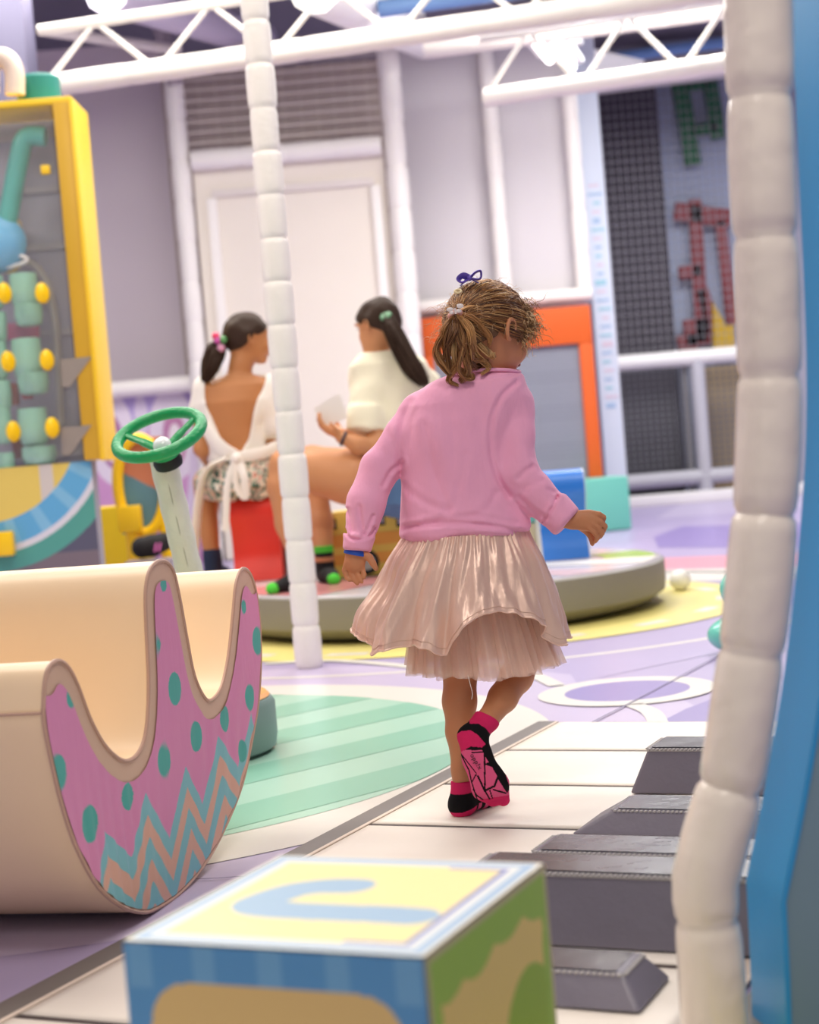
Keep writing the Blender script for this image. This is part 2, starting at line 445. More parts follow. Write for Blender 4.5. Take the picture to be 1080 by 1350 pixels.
stroke([(1000, 845), (940, 871), (860, 914), (780, 955)], 0.006, 8, 8)
stroke([(-40, 1170), (180, 1158), (260, 1162), (330, 1158)], 0.004, 8, 8)
floor = fl.build('floor', FM, kind='structure', origin=(0, 0, 0))
floor['label'] = 'glossy vinyl floor printed in lavender, mint and yellow circles'

# ================================================================ hall shell
WL = mat('wall_paint', (196, 186, 200), 0.8, noise=0.03, nscale=1)
WR = mat('wall_paint_pale', (206, 204, 216), 0.8, noise=0.03, nscale=1)
def struct(o): o['kind'] = 'structure'; return o
struct(box('wall_back', (0, 17.25, 2.5), (19, 0.1, 5), WR))
struct(box('wall_left', (-6.05, 6.6, 2.5), (0.1, 21.2, 5), WL))
struct(box('wall_right', (8.05, 6.6, 2.5), (0.1, 21.2, 5), WR))
CE = mat('ceiling_paint', (168, 160, 172), 0.8)
struct(box('ceiling', (1, 6.6, 4.65), (14.2, 21.2, 0.1), CE))
# ================================================================ giant floor piano: white key mat
A25 = math.radians(25.2)
KU = np.array([math.sin(A25), math.cos(A25), 0])          # along the band (away)
KV = np.array([math.cos(A25), -math.sin(A25), 0])         # along a key (to the right, nearer)
K0 = G(712, 955)                                          # far left corner
M_key = mat('key_vinyl', (240, 231, 219), 0.42, bump=0.5, bscale=5, noise=0.015, nscale=5)
M_band = mat('band_vinyl', (114, 106, 102), 0.5, noise=0.05, nscale=6)
M_tan = mat('binding_tan', (222, 204, 188), 0.6)
pm = thing('floor_piano', K0-KU*1.3+KV*0.45, 'giant white-keyed floor piano mat with dark border the girl walks on', 'play mat')
def kbox(name, u0, u1, v0, v1, z0, z1, m, parent, bev=0.004):
    c = K0-KU*(u0+u1)/2+KV*(v0+v1)/2; c[2] = (z0+z1)/2
    return box(name, c, (v1-v0, u1-u0, z1-z0), m, parent, ax=[KV, KU, (0, 0, 1)], bev=bev)
kbox('border', 0.0, 3.6, -0.003, 0.043, 0.0051, 0.0085, M_band, pm, 0.001)
kbox('binding', 0.004, 3.6, 0.043, 0.052, 0.0051, 0.0087, M_tan, pm, 0.001)
kbox('border', -0.012, 3.6, 0.925, 0.965, 0.0051, 0.0085, M_tan, pm, 0.001)
kbox('backing', 0.0, 3.6, 0.0, 0.925, 0.0049, 0.0054, mat('backing_dark', (70, 58, 56), 0.7), pm, 0.0)
KS = [0.0, 0.355, 0.71, 1.065, 1.42, 1.775, 2.13, 2.485, 2.84, 3.195]
def white_key(u0, u1):
    nx, ny = 40, 24; wd, ht = 0.925, u1-u0-0.016
    U, W = np.meshgrid(np.linspace(0, wd, nx), np.linspace(0, ht, ny), indexing='ij')
    ed = np.minimum(np.minimum(U, wd-U), np.minimum(W, ht-W))
    h = 0.0095-0.003*np.exp(-(ed/0.005)**2)
    ph = random.uniform(0, 6)
    h = h+0.0012*np.sin(U*16+W*9+ph)*np.clip(ed/0.05, 0, 1)+0.0011*np.sin(W*45+2.2*np.sin(U*9+ph))*np.clip(ed/0.03, 0, 1)*np.exp(-((U-0.35)/0.35)**2)
    V = K0+(0.053+U[..., None]*0.942)*KV-(u0+0.008+W[..., None])*KU+h[..., None]*np.array([0, 0, 1.0])
    i, j = np.meshgrid(np.arange(nx-1), np.arange(ny-1), indexing='ij'); a = (i*ny+j).ravel()
    F = [tuple(f) for f in np.stack([a, a+1, a+ny+1, a+ny], 1)]
    V = V.reshape(-1, 3).tolist(); rim = [i*ny for i in range(nx)]+[(nx-1)*ny+j for j in range(1, ny)]+[i*ny+ny-1 for i in range(nx-2, -1, -1)]+[j for j in range(ny-2, 0, -1)]
    b = len(V)
    for r in rim: v = list(V[r]); v[2] = 0.0052; V.append(v)
    n = len(rim)
    for q in range(n): F.append((rim[q], b+q, b+(q+1) % n, rim[(q+1) % n]))
    o = fixn(mk('white_key', V, F, M_key, pm, smooth=True)); return o
for u0, u1 in zip(KS[:-1], KS[1:]):
    white_key(u0, u1)

# ---- grey foam sharps: truncated wedges with a zipper round the top
M_foam = mat('foam_grey', (120, 115, 128), 0.42, bump=0.25, bscale=28, noise=0.05, nscale=6)
M_zip = mat('zipper_grey', (176, 172, 172), 0.5)
M_sheen = mat('foam_dark_top', (96, 92, 96), 0.24, bump=0.2, bscale=14)
def wedge(px, py, length, depth, h, label, end=0.08, top_in=0.03, v_end=None):
    b = G(px, py, 0.0105)                                    # near left bottom corner
    base = [(0, 0), (length, 0), (length, depth), (0, depth)]
    def pt(v, u, z): return b+KV*v+KU*u+np.array([0, 0, z])
    e1 = end if v_end is not None else 0
    lo = [pt(v, u, 0) for v, u in base]
    hi = [pt(end, top_in, h), pt(length-e1, top_in, h), pt(length-e1, depth-top_in, h), pt(end, depth-top_in, h)]
    t = thing('piano_sharp', b+KV*length/2+KU*depth/2, label, 'foam block', 'grey foam sharps of the floor piano')
    mb = MB(); mb.add(lo+hi, [(3, 2, 1, 0), (0, 1, 5, 4), (1, 2, 6, 5), (2, 3, 7, 6), (3, 0, 4, 7), (4, 5, 6, 7)])
    o = mb.build('foam_body', M_foam, t); bevel(o, 0.008, 3, 15)
    tp = [p+np.array([0, 0, 0.0008]) for p in hi]; c = sum(tp)/4; tp = [c+(p-c)*0.965 for p in tp]
    mk('top_cover', tp, [(0, 1, 2, 3)], M_sheen, t)
    zp = MB(); ring = [hi[i]+np.array([0, 0, -0.006]) for i in range(4)]
    for i in range(4):
        a, q = ring[i], ring[(i+1) % 4]; n = max(2, int(np.linalg.norm(q-a)/0.008))
        zp.add(*tubeVF([a, q], 0.0035, 6))
        for k in range(n):
            cc = a+(q-a)*(k+0.5)/n; zp.add(*boxVF(cc+np.array([0, 0, 0.003]), (0.004, 0.011, 0.003), [(q-a)/np.linalg.norm(q-a), np.cross((0, 0, 1), (q-a)/np.linalg.norm(q-a)), (0, 0, 1)]))
    zp.build('zipper', M_zip, t, kind='stuff')
    return t
wedge(830, 1047, 0.40, 0.17, 0.086, 'tall grey foam sharp farthest from the alphabet block', 0.035)
wedge(751, 1101, 0.50, 0.17, 0.042, 'low grey foam sharp with wrinkled front, second from the far end', 0.075)
wedge(652, 1180, 0.58, 0.16, 0.066, 'grey foam sharp half hidden behind the broad tall one', 0.06)
wedge(582, 1240, 0.64, 0.15, 0.099, 'broad tall grey foam sharp right behind the alphabet block', 0.04)
b5 = G(846, 1338, 0.0105)
_b = b5-KV*0.62; p5 = None
def px_of(p):
    d = np.array(p)-CAMP; z = d@CF; return 540+FPX*(d@CX)/z, 675-FPX*(d@CY)/z
q5 = px_of(b5-KV*0.62)
wedge(q5[0], q5[1], 0.62, 0.14, 0.041, 'grey foam sharp beside the alphabet block with yellow floor stripe behind', 0.03, v_end=1)
# yellow and grey hazard strip at the right of the mat
hz = thing('hazard_strip', G(880, 1320)+KV*0.2, 'grey floor strip with a yellow stripe beside the piano mat', 'floor strip')
kbox('rubber_strip', 0.8, 3.2, 0.975, 1.22, 0.002, 0.008, mat('rubber_grey', (120, 118, 114), 0.6), hz, 0.002)
for u in (1.15, 1.62, 2.02, 2.44): 
    kbox('yellow_stripe', u, u+0.36, 1.02, 1.065, 0.008, 0.0095, mat('tape_yellow', (232, 214, 60), 0.5), hz, 0.0)

# ================================================================ alphabet block
KB = 2200*(0.72-0.295)
def top(px, py): return G(px, py, 0.295)
bl, br, fr_, fl_ = top(380, 1131), top(719, 1140), top(545, 1270), top(160, 1246)
bc = (bl+br+fr_+fl_)/4; ev = (br-bl+fr_-fl_)/2; S = 0.296; ev /= np.linalg.norm(ev); eu = np.cross((0, 0, 1), ev)
blk = thing('alphabet_block', (bc[0], bc[1], 0.0), 'large foam alphabet block with blue edges and yellow faces in the foreground', 'toy block')
cb = np.array([bc[0], bc[1], 0.0105+0.142]); SB = S
M_blockw = mat('block_vinyl', (222, 222, 214), 0.35)
box('foam_cube', cb, (SB-0.004, SB-0.004, 0.284), M_blockw, blk, ax=[ev, eu, (0, 0, 1)], bev=0.006)
def local(pts, o0, u, v, n):
    r = []
    for x, y in pts:
        q = PL(x, y, o0, n)-o0; r.append((np.dot(q, u), np.dot(q, v)))
    return r
zt = 0.2985
o0 = np.array([bc[0], bc[1], zt])-ev*S/2-eu*S/2
jt = local([(462, 1168), (430, 1168), (390, 1173), (355, 1184), (340, 1192), (356, 1198), (420, 1202), (500, 1205), (544, 1208)], o0, ev, eu, (0, 0, 1))
jt = catmull([list(q)+[0] for q in jt], 6)[:, :2]
def topcol(U, W):
    C = np.zeros(U.shape+(3,)); C[:] = lin((245, 242, 225))
    ed = np.minimum(np.minimum(U, S-U), np.minimum(W, S-W))
    paint(C, ed > 0.004, (150, 186, 218)); paint(C, ed > 0.016, (226, 232, 232)); paint(C, ed > 0.026, (250, 232, 156))
    paint(C, (ed > 0.026) & (ed < 0.031) & (U > S*0.7), (90, 110, 190))
    d = poly_d(U, W, jt.tolist()); paint(C, d < 0.025, (146, 184, 214))
    return C
gridpanel('top_print', o0, ev, eu, S, S, 240, 240, topcol, M_print, blk)
H = 0.285
of = np.array([bc[0], bc[1], 0.012])-ev*S/2-eu*(S/2+0.0015)
def rr(U, W, x0, x1, y0, y1, r):
    qx = np.maximum(np.maximum(x0+r-U, U-(x1-r)), 0); qy = np.maximum(np.maximum(y0+r-W, W-(y1-r)), 0)
    return (np.hypot(qx, qy) < r) & (U > x0) & (U < x1) & (W > y0) & (W < y1)
def frontcol(U, W):
    C = np.zeros(U.shape+(3,)); C[:] = lin((92, 160, 214))
    paint(C, (np.sin(U*95) > 0.45) & (W > H-0.04), (116, 178, 222))
    paint(C, rr(U, W, 0.024, S-0.022, 0.024, H-0.034, 0.04), (232, 200, 132)); return C
gridpanel('front_print', of, ev, (0, 0, 1), S, H, 160, 160, frontcol, M_print, blk)
orr = np.array([bc[0], bc[1], 0.012])+ev*(S/2+0.0015)-eu*S/2
def sidecol(U, W):
    C = np.zeros(U.shape+(3,)); C[:] = lin((206, 200, 150))
    ed = np.minimum(np.minimum(U, S-U), np.minimum(W, H-W)); paint(C, ed > 0.007, (164, 206, 82))
    wv = 0.030+0.010*np.abs(np.sin(U*42))+0.006*np.sin(U*23)+0*W
    inn = (W < H-wv-0.006) & (U > 0.018+0.008*np.abs(np.sin(W*50))) & (U < S-0.018-0.006*np.abs(np.sin(W*55))) & (W > 0.02)
    paint(C, inn, (244, 218, 130))
    d = np.hypot((U-0.23)/0.8, W-0.10); paint(C, (d < 0.105) & inn, (158, 196, 66)); paint(C, (d < 0.035) & inn, (222, 192, 104)); return C
gridpanel('side_print', orr, eu, (0, 0, 1), S, H, 160, 160, sidecol, M_print, blk)

# ================================================================ big foam rocker
RC0 = G(196, 1211); ra = math.radians(14)
RE = np.array([math.sin(ra), math.cos(ra), 0]); RN = np.array([math.cos(ra), -math.sin(ra), 0])   # in face / out of face (to right)
def rk(px, py):
    q = PL(px, py, RC0, RN)-RC0; return float(q@RE), float(q[2])
wave_px = [(57, 940), (59, 900), (64, 880), (76, 871), (90, 880), (103, 905), (120, 950), (140, 985), (163, 1003), (182, 993), (193, 960), (196, 900),
           (193, 830), (192, 780), (198, 750), (213, 739), (227, 750), (236, 785), (246, 840), (256, 890), (270, 920), (280, 922), (292, 905), (301, 865), (307, 810), (311, 770), (319, 750), (330, 757), (338, 785), (343, 830)]
low_px = [(343, 830), (344, 880), (341, 930), (333, 980), (320, 1040), (301, 1090), (275, 1140), (240, 1183), (205, 1207), (185, 1211), (160, 1203), (130, 1178), (103, 1130), (85, 1080), (70, 1020), (60, 970), (57, 940)]
wave = catmull([list(rk(*p))+[0] for p in wave_px], 5)[:, :2]
lowc = catmull([list(rk(*p))+[0] for p in low_px], 5)[:, :2]
lowc[:, 1] -= min(lowc[:, 1].min(), 10); lowc[:, 1] = np.maximum(lowc[:, 1], 0.0)+0.003
def R3(t, z, s=0.0): return RC0+RE*t+np.array([0, 0, z])-RN*s
out = np.vstack([wave, lowc[1:-1]])
RL = 1.05
M_cream = mat('rocker_cream', (250, 222, 184), 0.42, bump=0.12, bscale=9, noise=0.02, nscale=4)
M_trimshade = mat('rocker_trim_shaded', (214, 182, 158), 0.5, bump=0.1, bscale=30)  # same cream fabric; shade of the end face mixed into this tan
M_pipe = mat('rocker_piping', (196, 160, 142), 0.5)
rocker = thing('foam_rocker', RC0-RN*RL/2, 'big cream foam rocker with three rounded humps and pink dotted zigzag end face', 'soft play rocker')
n = len(out); V = [R3(t, z, 0) for t, z in out]+[R3(t, z, 0.006) for t, z in out]
cen = out.mean(0)
V = [R3(t, z, 0.0) for t, z in out]
V2 = [R3(t, z, RL) for t, z in out]
F = [tuple(range(n)), tuple(range(2*n-1, n-1, -1))]+[(i, (i+1) % n, n+(i+1) % n, n+i) for i in range(n)]
ro = fixn(mk('foam_body', V+V2, F, [M_cream, M_trimshade], rocker)); ro.data.polygons[0].material_index = 1; auto(ro, 50)
pth = [R3(t, z, 0.0) for t, z in out]; tube('edge_piping', pth, 0.0035, M_pipe, rocker, 6, closed=True)
# printed face inside the trim band
tw = np.cumsum(np.concatenate([[0], np.linalg.norm(np.diff(wave, axis=0), axis=1)]))
def inset(c, d):
    T = np.gradient(c, axis=0); T /= np.linalg.norm(T, axis=1)[:, None]; N = np.stack([T[:, 1], -T[:, 0]], 1); return c+N*d
iw = inset(wave, 0.034)
ts = np.linspace(out[:, 0].min()+0.003, out[:, 0].max()-0.003, 420)
def upper(t):
    r = []
    for tt in t:
        d = []
        for a, b in zip(wave[:-1], wave[1:]):
            pass
        r.append(0)
    return r
# signed test: print column top = highest z whose distance to the wave exceeds the band width and is below it
zz = np.linspace(0, 0.62, 500)
TT, ZZ = np.meshgrid(ts, zz, indexing='ij')
ins = inpoly(TT, ZZ, out.tolist()); dw = poly_d(TT, ZZ, wave[8:-8:2].tolist()); dl = poly_d(TT, ZZ, lowc[::2].tolist())
okm = ins & (dw > 0.033) & (dl > 0.004)
tp_, bt_ = [], []; keep = []
for i in range(len(ts)):
    k = np.where(okm[i])[0]
    if len(k) < 6: continue
    keep.append(i); tp_.append(zz[k[-1]]); bt_.append(zz[k[0]])
ts = ts[keep]; tp_ = np.array(tp_); bt_ = np.array(bt_)
ks = np.array([0.25, 0.5, 0.25])
for _ in range(2): tp_[1:-1] = np.convolve(tp_, ks, 'valid'); bt_[1:-1] = np.convolve(bt_, ks, 'valid')
nr = 300; fr = np.linspace(0, 1, nr)
TG = np.repeat(ts[:, None], nr, 1); ZG = bt_[:, None]+(tp_-bt_)[:, None]*fr[None]
def zig(px_list): return [rk(*p) for p in px_list]
C = np.zeros(TG.shape+(3,)); C[:] = lin((222, 146, 190))
z1 = zig([(105, 1195), (128, 1175), (137, 1096), (172, 1130), (190, 1045), (222, 1105), (243, 1010), (266, 1060), (287, 970), (312, 1012), (330, 940), (340, 985), (350, 900)])
z1 = np.array(sorted(z1)); 
zt_ = np.interp(TG, z1[:, 0], z1[:, 1])
bw = 0.036
cols = [(134, 196, 206), (224, 178, 160), (134, 196, 206), (224, 178, 160), (134, 196, 206), (224, 178, 160), (134, 196, 206), (224, 178, 160)]
for k, c in enumerate(cols): paint(C, ZG < zt_-k*bw, c)
for (x, y, rx, ry) in [(75, 1019, 10, 28), (117, 1086, 10, 28), (92, 920, 6, 14), (167, 1050, 8, 18), (215, 1003, 8, 24), (229, 908, 8, 24), (257, 971, 7, 22), (295, 948, 6, 18), (240, 825, 4, 16), (338, 845, 6, 20), (328, 920, 6, 18), (318, 990, 5, 16), (214, 770, 5, 8), (206, 850, 3, 14), (320, 800, 3, 10)]:
    t0, z0 = rk(x, y); t1, _ = rk(x+rx, y); _, z1_ = rk(x, y-ry)
    rad = max(0.5*(abs(t1-t0)+abs(z1_-z0)), 0.012)
    paint(C, (((TG-t0)/rad)**2+((ZG-z0)/rad)**2) < 1, (84, 176, 168))
fold = 0.0018*np.sin(TG*170+3*np.sin(ZG*9+TG*8))*np.exp(-((TG+0.10)/0.16)**2)*np.clip((0.30-ZG)/0.14, 0, 1)+0.0013*np.sin((TG-0.5*ZG)*90+2*np.sin(ZG*14+TG*9))*np.clip((TG-0.12)/0.2, 0, 1)*np.clip((0.4-ZG)/0.2, 0, 1)
VG = RC0+TG[..., None]*RE+ZG[..., None]*np.array([0, 0, 1.0])+(0.0022+fold)[..., None]*RN
i, j = np.meshgrid(np.arange(TG.shape[0]-1), np.arange(nr-1), indexing='ij'); a = (i*nr+j).ravel()
mk('printed_face', VG.reshape(-1, 3), np.stack([a, a+nr, a+nr+1, a+1], 1), M_printfab, rocker, smooth=True, cols=C.reshape(-1, 3))
for f in (-0.345,):
    pass
# stitched seam between trim and print, seams on the back shell
st = MB()
for q in iw[8:-8:1]: pass
for s in (0.55,):
    tube('shell_seam', [R3(t, z+0.001, s) for t, z in wave[2:-2]], 0.0015, M_pipe, rocker, 5)
tube('shell_seam', [R3(out[0][0]-0.001, out[0][1], 0.0), R3(out[0][0]-0.001, out[0][1], RL)], 0.002, M_pipe, rocker, 5)

# ================================================================ small spinner with steering wheel
M_green = mat('wheel_green', (22, 160, 92), 0.35, bump=0.3, bscale=90)
M_colw = mat('column_vinyl', (232, 230, 218), 0.5, bump=0.35, bscale=60, noise=0.03, nscale=20)
DC = np.array([-0.605, 4.10, 0]); DR = 0.235
spn = thing('steering_spinner', DC, 'low round grey spinner with orange top and green steering wheel on white column', 'spinner toy')
lathe('base_disc', [(DR-0.03, 0.0), (DR-0.005, 0.015), (DR, 0.04), (DR, 0.12), (DR-0.01, 0.135), (DR-0.03, 0.14)], DC, mat('disc_grey', (128, 150, 146), 0.5), spn, 64)
lathe('orange_top', [(DR-0.012, 0.138), (DR-0.02, 0.146), (0.001, 0.147)], DC, mat('disc_orange', (238, 160, 60), 0.45), spn, 64)
wt = P(214, 602, 4.02); wb = P(300, 936, 4.28); wb[2] = 0.146
wb = P(296, 950, 4.22); k_ = (0.14-wt[2])/(wb[2]-wt[2]); wb = wt+(wb-wt)*k_
axn = (wt-wb)/np.linalg.norm(wt-wb)
cp_ = [wb+(wt-wb)*t for t in np.linspace(0, 1, 30)]
tube('steering_column', cp_, [0.0335+0.0012*math.sin(i*1.7) for i in range(30)], M_colw, spn, 20)
tube('column_seam', [p+np.array([0.004, -0.0335, 0]) for p in cp_[:-1]], 0.0012, mat('seam_grey', (170, 168, 150), 0.6), spn, 5)
wc = P(210, 573, 3.98)
nrm = np.array([-0.16, -0.47, 0.87]); nrm /= np.linalg.norm(nrm)
ux = np.cross((0, 1, 0), nrm); ux /= np.linalg.norm(ux); uy = np.cross(nrm, ux)
WR_ = 0.104
wheel = tube('steering_wheel', [wc+WR_*(math.cos(a)*ux+math.sin(a)*uy) for a in np.linspace(0, 2*math.pi, 64, endpoint=False)], 0.0145, M_green, spn, 12, closed=True)
hub = wc-nrm*0.045-uy*0.012
for ang in (150, 25, -95):
    a = math.radians(ang); e = wc+WR_*(math.cos(a)*ux+math.sin(a)*uy)
    tube('spoke', catmull([hub+nrm*0.004, hub+(e-hub)*0.5+nrm*0.004, e], 6), [0.016]*7+[0.013]*6, M_green, wheel, 10, flat=(1, 0.6))
lathe('hub_ring', [(0.028, -0.012), (0.034, -0.006), (0.034, 0.008), (0.022, 0.014)], hub, M_green, wheel, 32, axis=[ux, uy, nrm])
lathe('hub_cap', [(0.0235, 0.0), (0.022, 0.02), (0.017, 0.030), (0.008, 0.035), (0.0005, 0.036)], hub+nrm*0.006, mat('cap_white', (250, 252, 255), 0.15, coat=0.5), wheel, 32, axis=[ux, uy, nrm], ang=80)
lathe('collar', [(0.034, -0.012), (0.036, 0.0), (0.032, 0.014)], hub-nrm*0.022, M_black, spn, 32, axis=[ux, uy, nrm])

# ================================================================ round platform and its seats
GC = mat('deck_side', (140, 136, 126), 0.55, noise=0.04, nscale=3)
GT = mat('deck_top', (214, 208, 212), 0.22)
plat = thing('round_platform', (0.13, 6.95, 0), 'low round grey turning platform with glossy pale deck carrying foam seats', 'carousel')
R_ = 0.90
lathe('side_skirt', [(R_-0.16, 0.0), (R_-0.05, 0.025), (R_, 0.06), (R_+0.005, 0.1), (R_+0.005, 0.178), (R_-0.004, 0.184)], (0.13, 6.95, 0), GC, plat, 96)
lathe('deck', [(R_-0.004, 0.182), (R_-0.01, 0.19), (0.001, 0.19)], (0.13, 6.95, 0), GT, plat, 96)
def sector(name, a0, a1, m, r0=0.1, r1=0.87):
    V, F = ringVF((0.13, 6.95), r0, r1, 16, 0.1912, math.radians(a0), math.radians(a1)); mk(name, V, F, m, plat)
sector('deck_decal', -8, 18, mat('decal_lime', (168, 204, 60), 0.3), 0.66)
sector('deck_decal', -28, -8, mat('decal_cream', (238, 234, 226), 0.3))
sector('deck_decal', -60, -44, mat('decal_rose', (222, 190, 190), 0.3))
sector('deck_decal', -100, -75, mat('decal_lilac', (190, 190, 214), 0.3))
sector('deck_decal', 185, 235, mat('decal_red', (222, 150, 150), 0.3))
def arcseat(name, x, y, wd, h, m, label, lean=0.05, dep=0.26, side=None):
    """a foam seat shaped like a rounded hump with a waist"""
    t = thing(name, (x, y, 0.19), label, 'foam seat')
    prof = [(-dep/2-0.01, 0), (-dep/2+0.005, 0.04), (-dep/2+0.035, h*0.32), (-dep/2+0.02, h*0.55), (-dep/2-0.015, h*0.75), (-dep/2-0.01, h*0.9), (-dep/2+0.03, h*0.985), (0, h), (dep/2-0.03, h*0.97), (dep/2, h*0.88), (dep/2-0.02, h*0.5), (dep/2+0.02, 0.0)]
    c = catmull([[0, a, b] for a, b in prof], 5)
    poly = [np.array([x-wd/2, y+q[1], 0.192+max(q[2], 0)]) for q in c]
    o = extrude('seat_body', poly, (wd, 0, 0), m, t); auto(o, 50)
    if side:
        for sx in (x-wd/2-0.004, x+wd/2):
            o = extrude('side_panel', [np.array([sx, y+q[1], 0.192+max(q[2], 0)]) for q in c], (0.004, 0, 0), side, t)
    return t
xs = P(336, 700, 7.25)[0]
arcseat('foam_stool', xs, 7.35, 0.205, 0.375, mat('foam_red', (230, 48, 30), 0.45, bump=0.08, bscale=20), 'red curved foam seat under the girl in the white wrap top', dep=0.24)
xb = P(742, 690, 7.05)[0]
arcseat('foam_stool', xb, 7.12, 0.195, 0.375, mat('foam_blue', (34, 116, 206), 0.35, bump=0.08, bscale=20), 'bright blue curved foam seat at the right of the platform', dep=0.24, side=mat('foam_silver', (196, 200, 204), 0.4))
# bus-fronted yellow seat
xy = P(480, 700, 7.0)[0]
ys = thing('bus_stool', (xy, 7.1, 0.19), 'yellow foam seat printed like a bus under the girl in the cream shirt', 'foam seat')
wd_, h_ = 0.40, 0.275
pl_ = [(-wd_/2+0.02, 0), (-wd_/2, 0.06), (-wd_/2, h_*0.75), (-wd_/2+0.03, h_*0.95), (-wd_/2+0.08, h_), (wd_/2-0.06, h_), (wd_/2-0.015, h_*0.93), (wd_/2, h_*0.8), (wd_/2, 0)]
extrude('seat_body', [np.array([xy+a, 7.0, 0.192+b]) for a, b in pl_], (0, 0.24, 0), mat('foam_yellow', (238, 210, 96), 0.5), ys, bev=0.006)
def rel(px, py, Y=6.995): q = P(px, py, Y); return q
for (x0, x1, y0, y1, m) in [(431, 529, 707, 715, 'or'), (433, 529, 733, 739, 'or'), (434, 444, 685, 698, 'bk'), (499, 508, 678, 692, 'bk'), (522, 532, 680, 694, 'bk')]:
    a = rel(x0, y0); b = rel(x1, y1)
    c = (a+b)/2; mm = mat('bus_orange', (236, 168, 70), 0.5) if m == 'or' else M_black
    box('printed_stripe' if m == 'or' else 'window_print', (c[0], 6.997, c[2]), (abs(b[0]-a[0]), 0.004, abs(a[2]-b[2])), mm, ys)
    if m == 'bk': box('window_pane', (c[0], 6.9945, c[2]), (abs(b[0]-a[0])*0.55, 0.003, abs(a[2]-b[2])*0.55), mat('pane_lilac', (180, 176, 190), 0.4), ys)
wq = rel(484, 744)
lathe('printed_wheel', [(0.052, 0.0), (0.052, 0.006), (0.036, 0.007)], (wq[0], 6.999, 0.25), M_black, ys, 32, axis=[(1, 0, 0), (0, 0, 1), (0, -1, 0)])
lathe('wheel_hub', [(0.034, 0.0), (0.034, 0.004), (0.001, 0.005)], (wq[0], 6.992, 0.25), mat('hub_pale', (206, 212, 204), 0.4), ys, 32, axis=[(1, 0, 0), (0, 0, 1), (0, -1, 0)])
xt = P(700, 690, 7.3)[0]
ts_ = thing('foam_stool', (xt-0.02, 7.36, 0.19), 'teal topped foam seat with beige base just left of the blue seat', 'foam seat')
box('seat_top', (xt-0.02, 7.36, 0.19+0.255), (0.17, 0.16, 0.21), mat('foam_teal', (128, 206, 188), 0.5), ts_, bev=0.02)
box('seat_base', (xt-0.02, 7.36, 0.192+0.074), (0.165, 0.15, 0.148), mat('foam_beige', (226, 208, 160), 0.5), ts_, bev=0.006)
box('base_stripe', (xt-0.02, 7.283, 0.192+0.04), (0.16, 0.004, 0.02), mat('bus_orange'), ts_)
# grey-violet seat behind the red one
xg = P(386, 700, 7.45)[0]
arcseat('foam_stool', xg+0.02, 7.5, 0.12, 0.34, mat('foam_mauve', (150, 140, 150), 0.5), 'narrow mauve foam seat between the red seat and the padded post', dep=0.2)

# ball, teal block, teal toy
bp = G(898, 779); bm = MB(); bm.add(*latheVF([(0.046*math.sin(a), 0.046-0.046*math.cos(a)) for a in np.linspace(0.02, math.pi-0.02, 20)], (bp[0], bp[1], 0.001), 32))
o = bm.build('ball', mat('ball_white', (240, 238, 230), 0.35), smooth=True); tag(o, 'small white plastic ball lying on the yellow ring by the platform', 'ball')
tb = P(793, 655, 11.8)
o = box('foam_cube', (tb[0], 11.98, 0.003+0.19), (0.37, 0.34, 0.38), mat('cube_teal', (112, 196, 178), 0.5), ax=yaw(8), bev=0.02); tag(o, 'teal foam block in front of the orange frame', 'foam block')
tt = G(948, 866); ft = Field(tt+[-0.1, -0.12, -0.02], tt+[0.3, 0.25, 0.32], 0.006)
c0 = tt+np.array([0.09, 0.03, 0])
ft.ell(c0+[0, 0, 0.062], (0.115, 0.09, 0.062), 0.01); ft.ell(c0+[0.02, 0.01, 0.20], (0.085, 0.07, 0.065), 0.02); ft.cone(c0+[0.01, 0, 0.05], c0+[0.015, 0, 0.2], 0.035, 0.03, 0.03); ft.ell(c0+[0.03, -0.01, 0.27], (0.03, 0.03, 0.025), 0.01)
ft.cut(lambda X, Y, Zz: 0.003-Zz+0*X)
V, F = ft.mesh(); o = mk('spring_toy', V, F, mat('plastic_teal', (110, 206, 186), 0.2, coat=0.3), smooth=True); tag(o, 'glossy teal plastic toy half hidden behind the near padded post', 'toy')
# ================================================================ padded posts
M_pad = mat('post_padding', (248, 242, 234), 0.45, bump=0.25, bscale=40)
M_padn = mat('near_post_vinyl', (246, 236, 222), 0.22, bump=0.9, bscale=9, coat=0.4)
ub = G(408, 880); Yp = ub[1]
top_ = P(333, -30, Yp)
ang_ = top_-ub
o = padtube('padded_post', (ub[0], Yp, 0.0), (top_[0], Yp, 2.9), 0.0475, M_pad, seg=0.148, pinch=0.13, pts=None, sides=20)
tag(o, 'slim white padded post standing between the two seated girls', 'post')
Yn = 1.88
near_px = [(998, -60), (1001, 60), (1004, 200), (1010, 330), (1014, 450), (1014, 560), (1008, 680), (998, 800), (982, 920), (964, 1030), (945, 1100), (930, 1155), (932, 1210), (938, 1280), (944, 1400), (945, 1397)]
npth = catmull([P(x, y, Yn) for x, y in near_px[:-1]], 6); npth[:, 2] = np.maximum(npth[:, 2], 0.0)
p_, r_ = padpath(None, None, 0.0375, 0.150, 0.13, npth[::-1])
near_post = tube('padded_post', p_, r_, M_padn, None, 28)
tag(near_post, 'thick bent white vinyl padded post in the right foreground', 'post')
tiemb = None
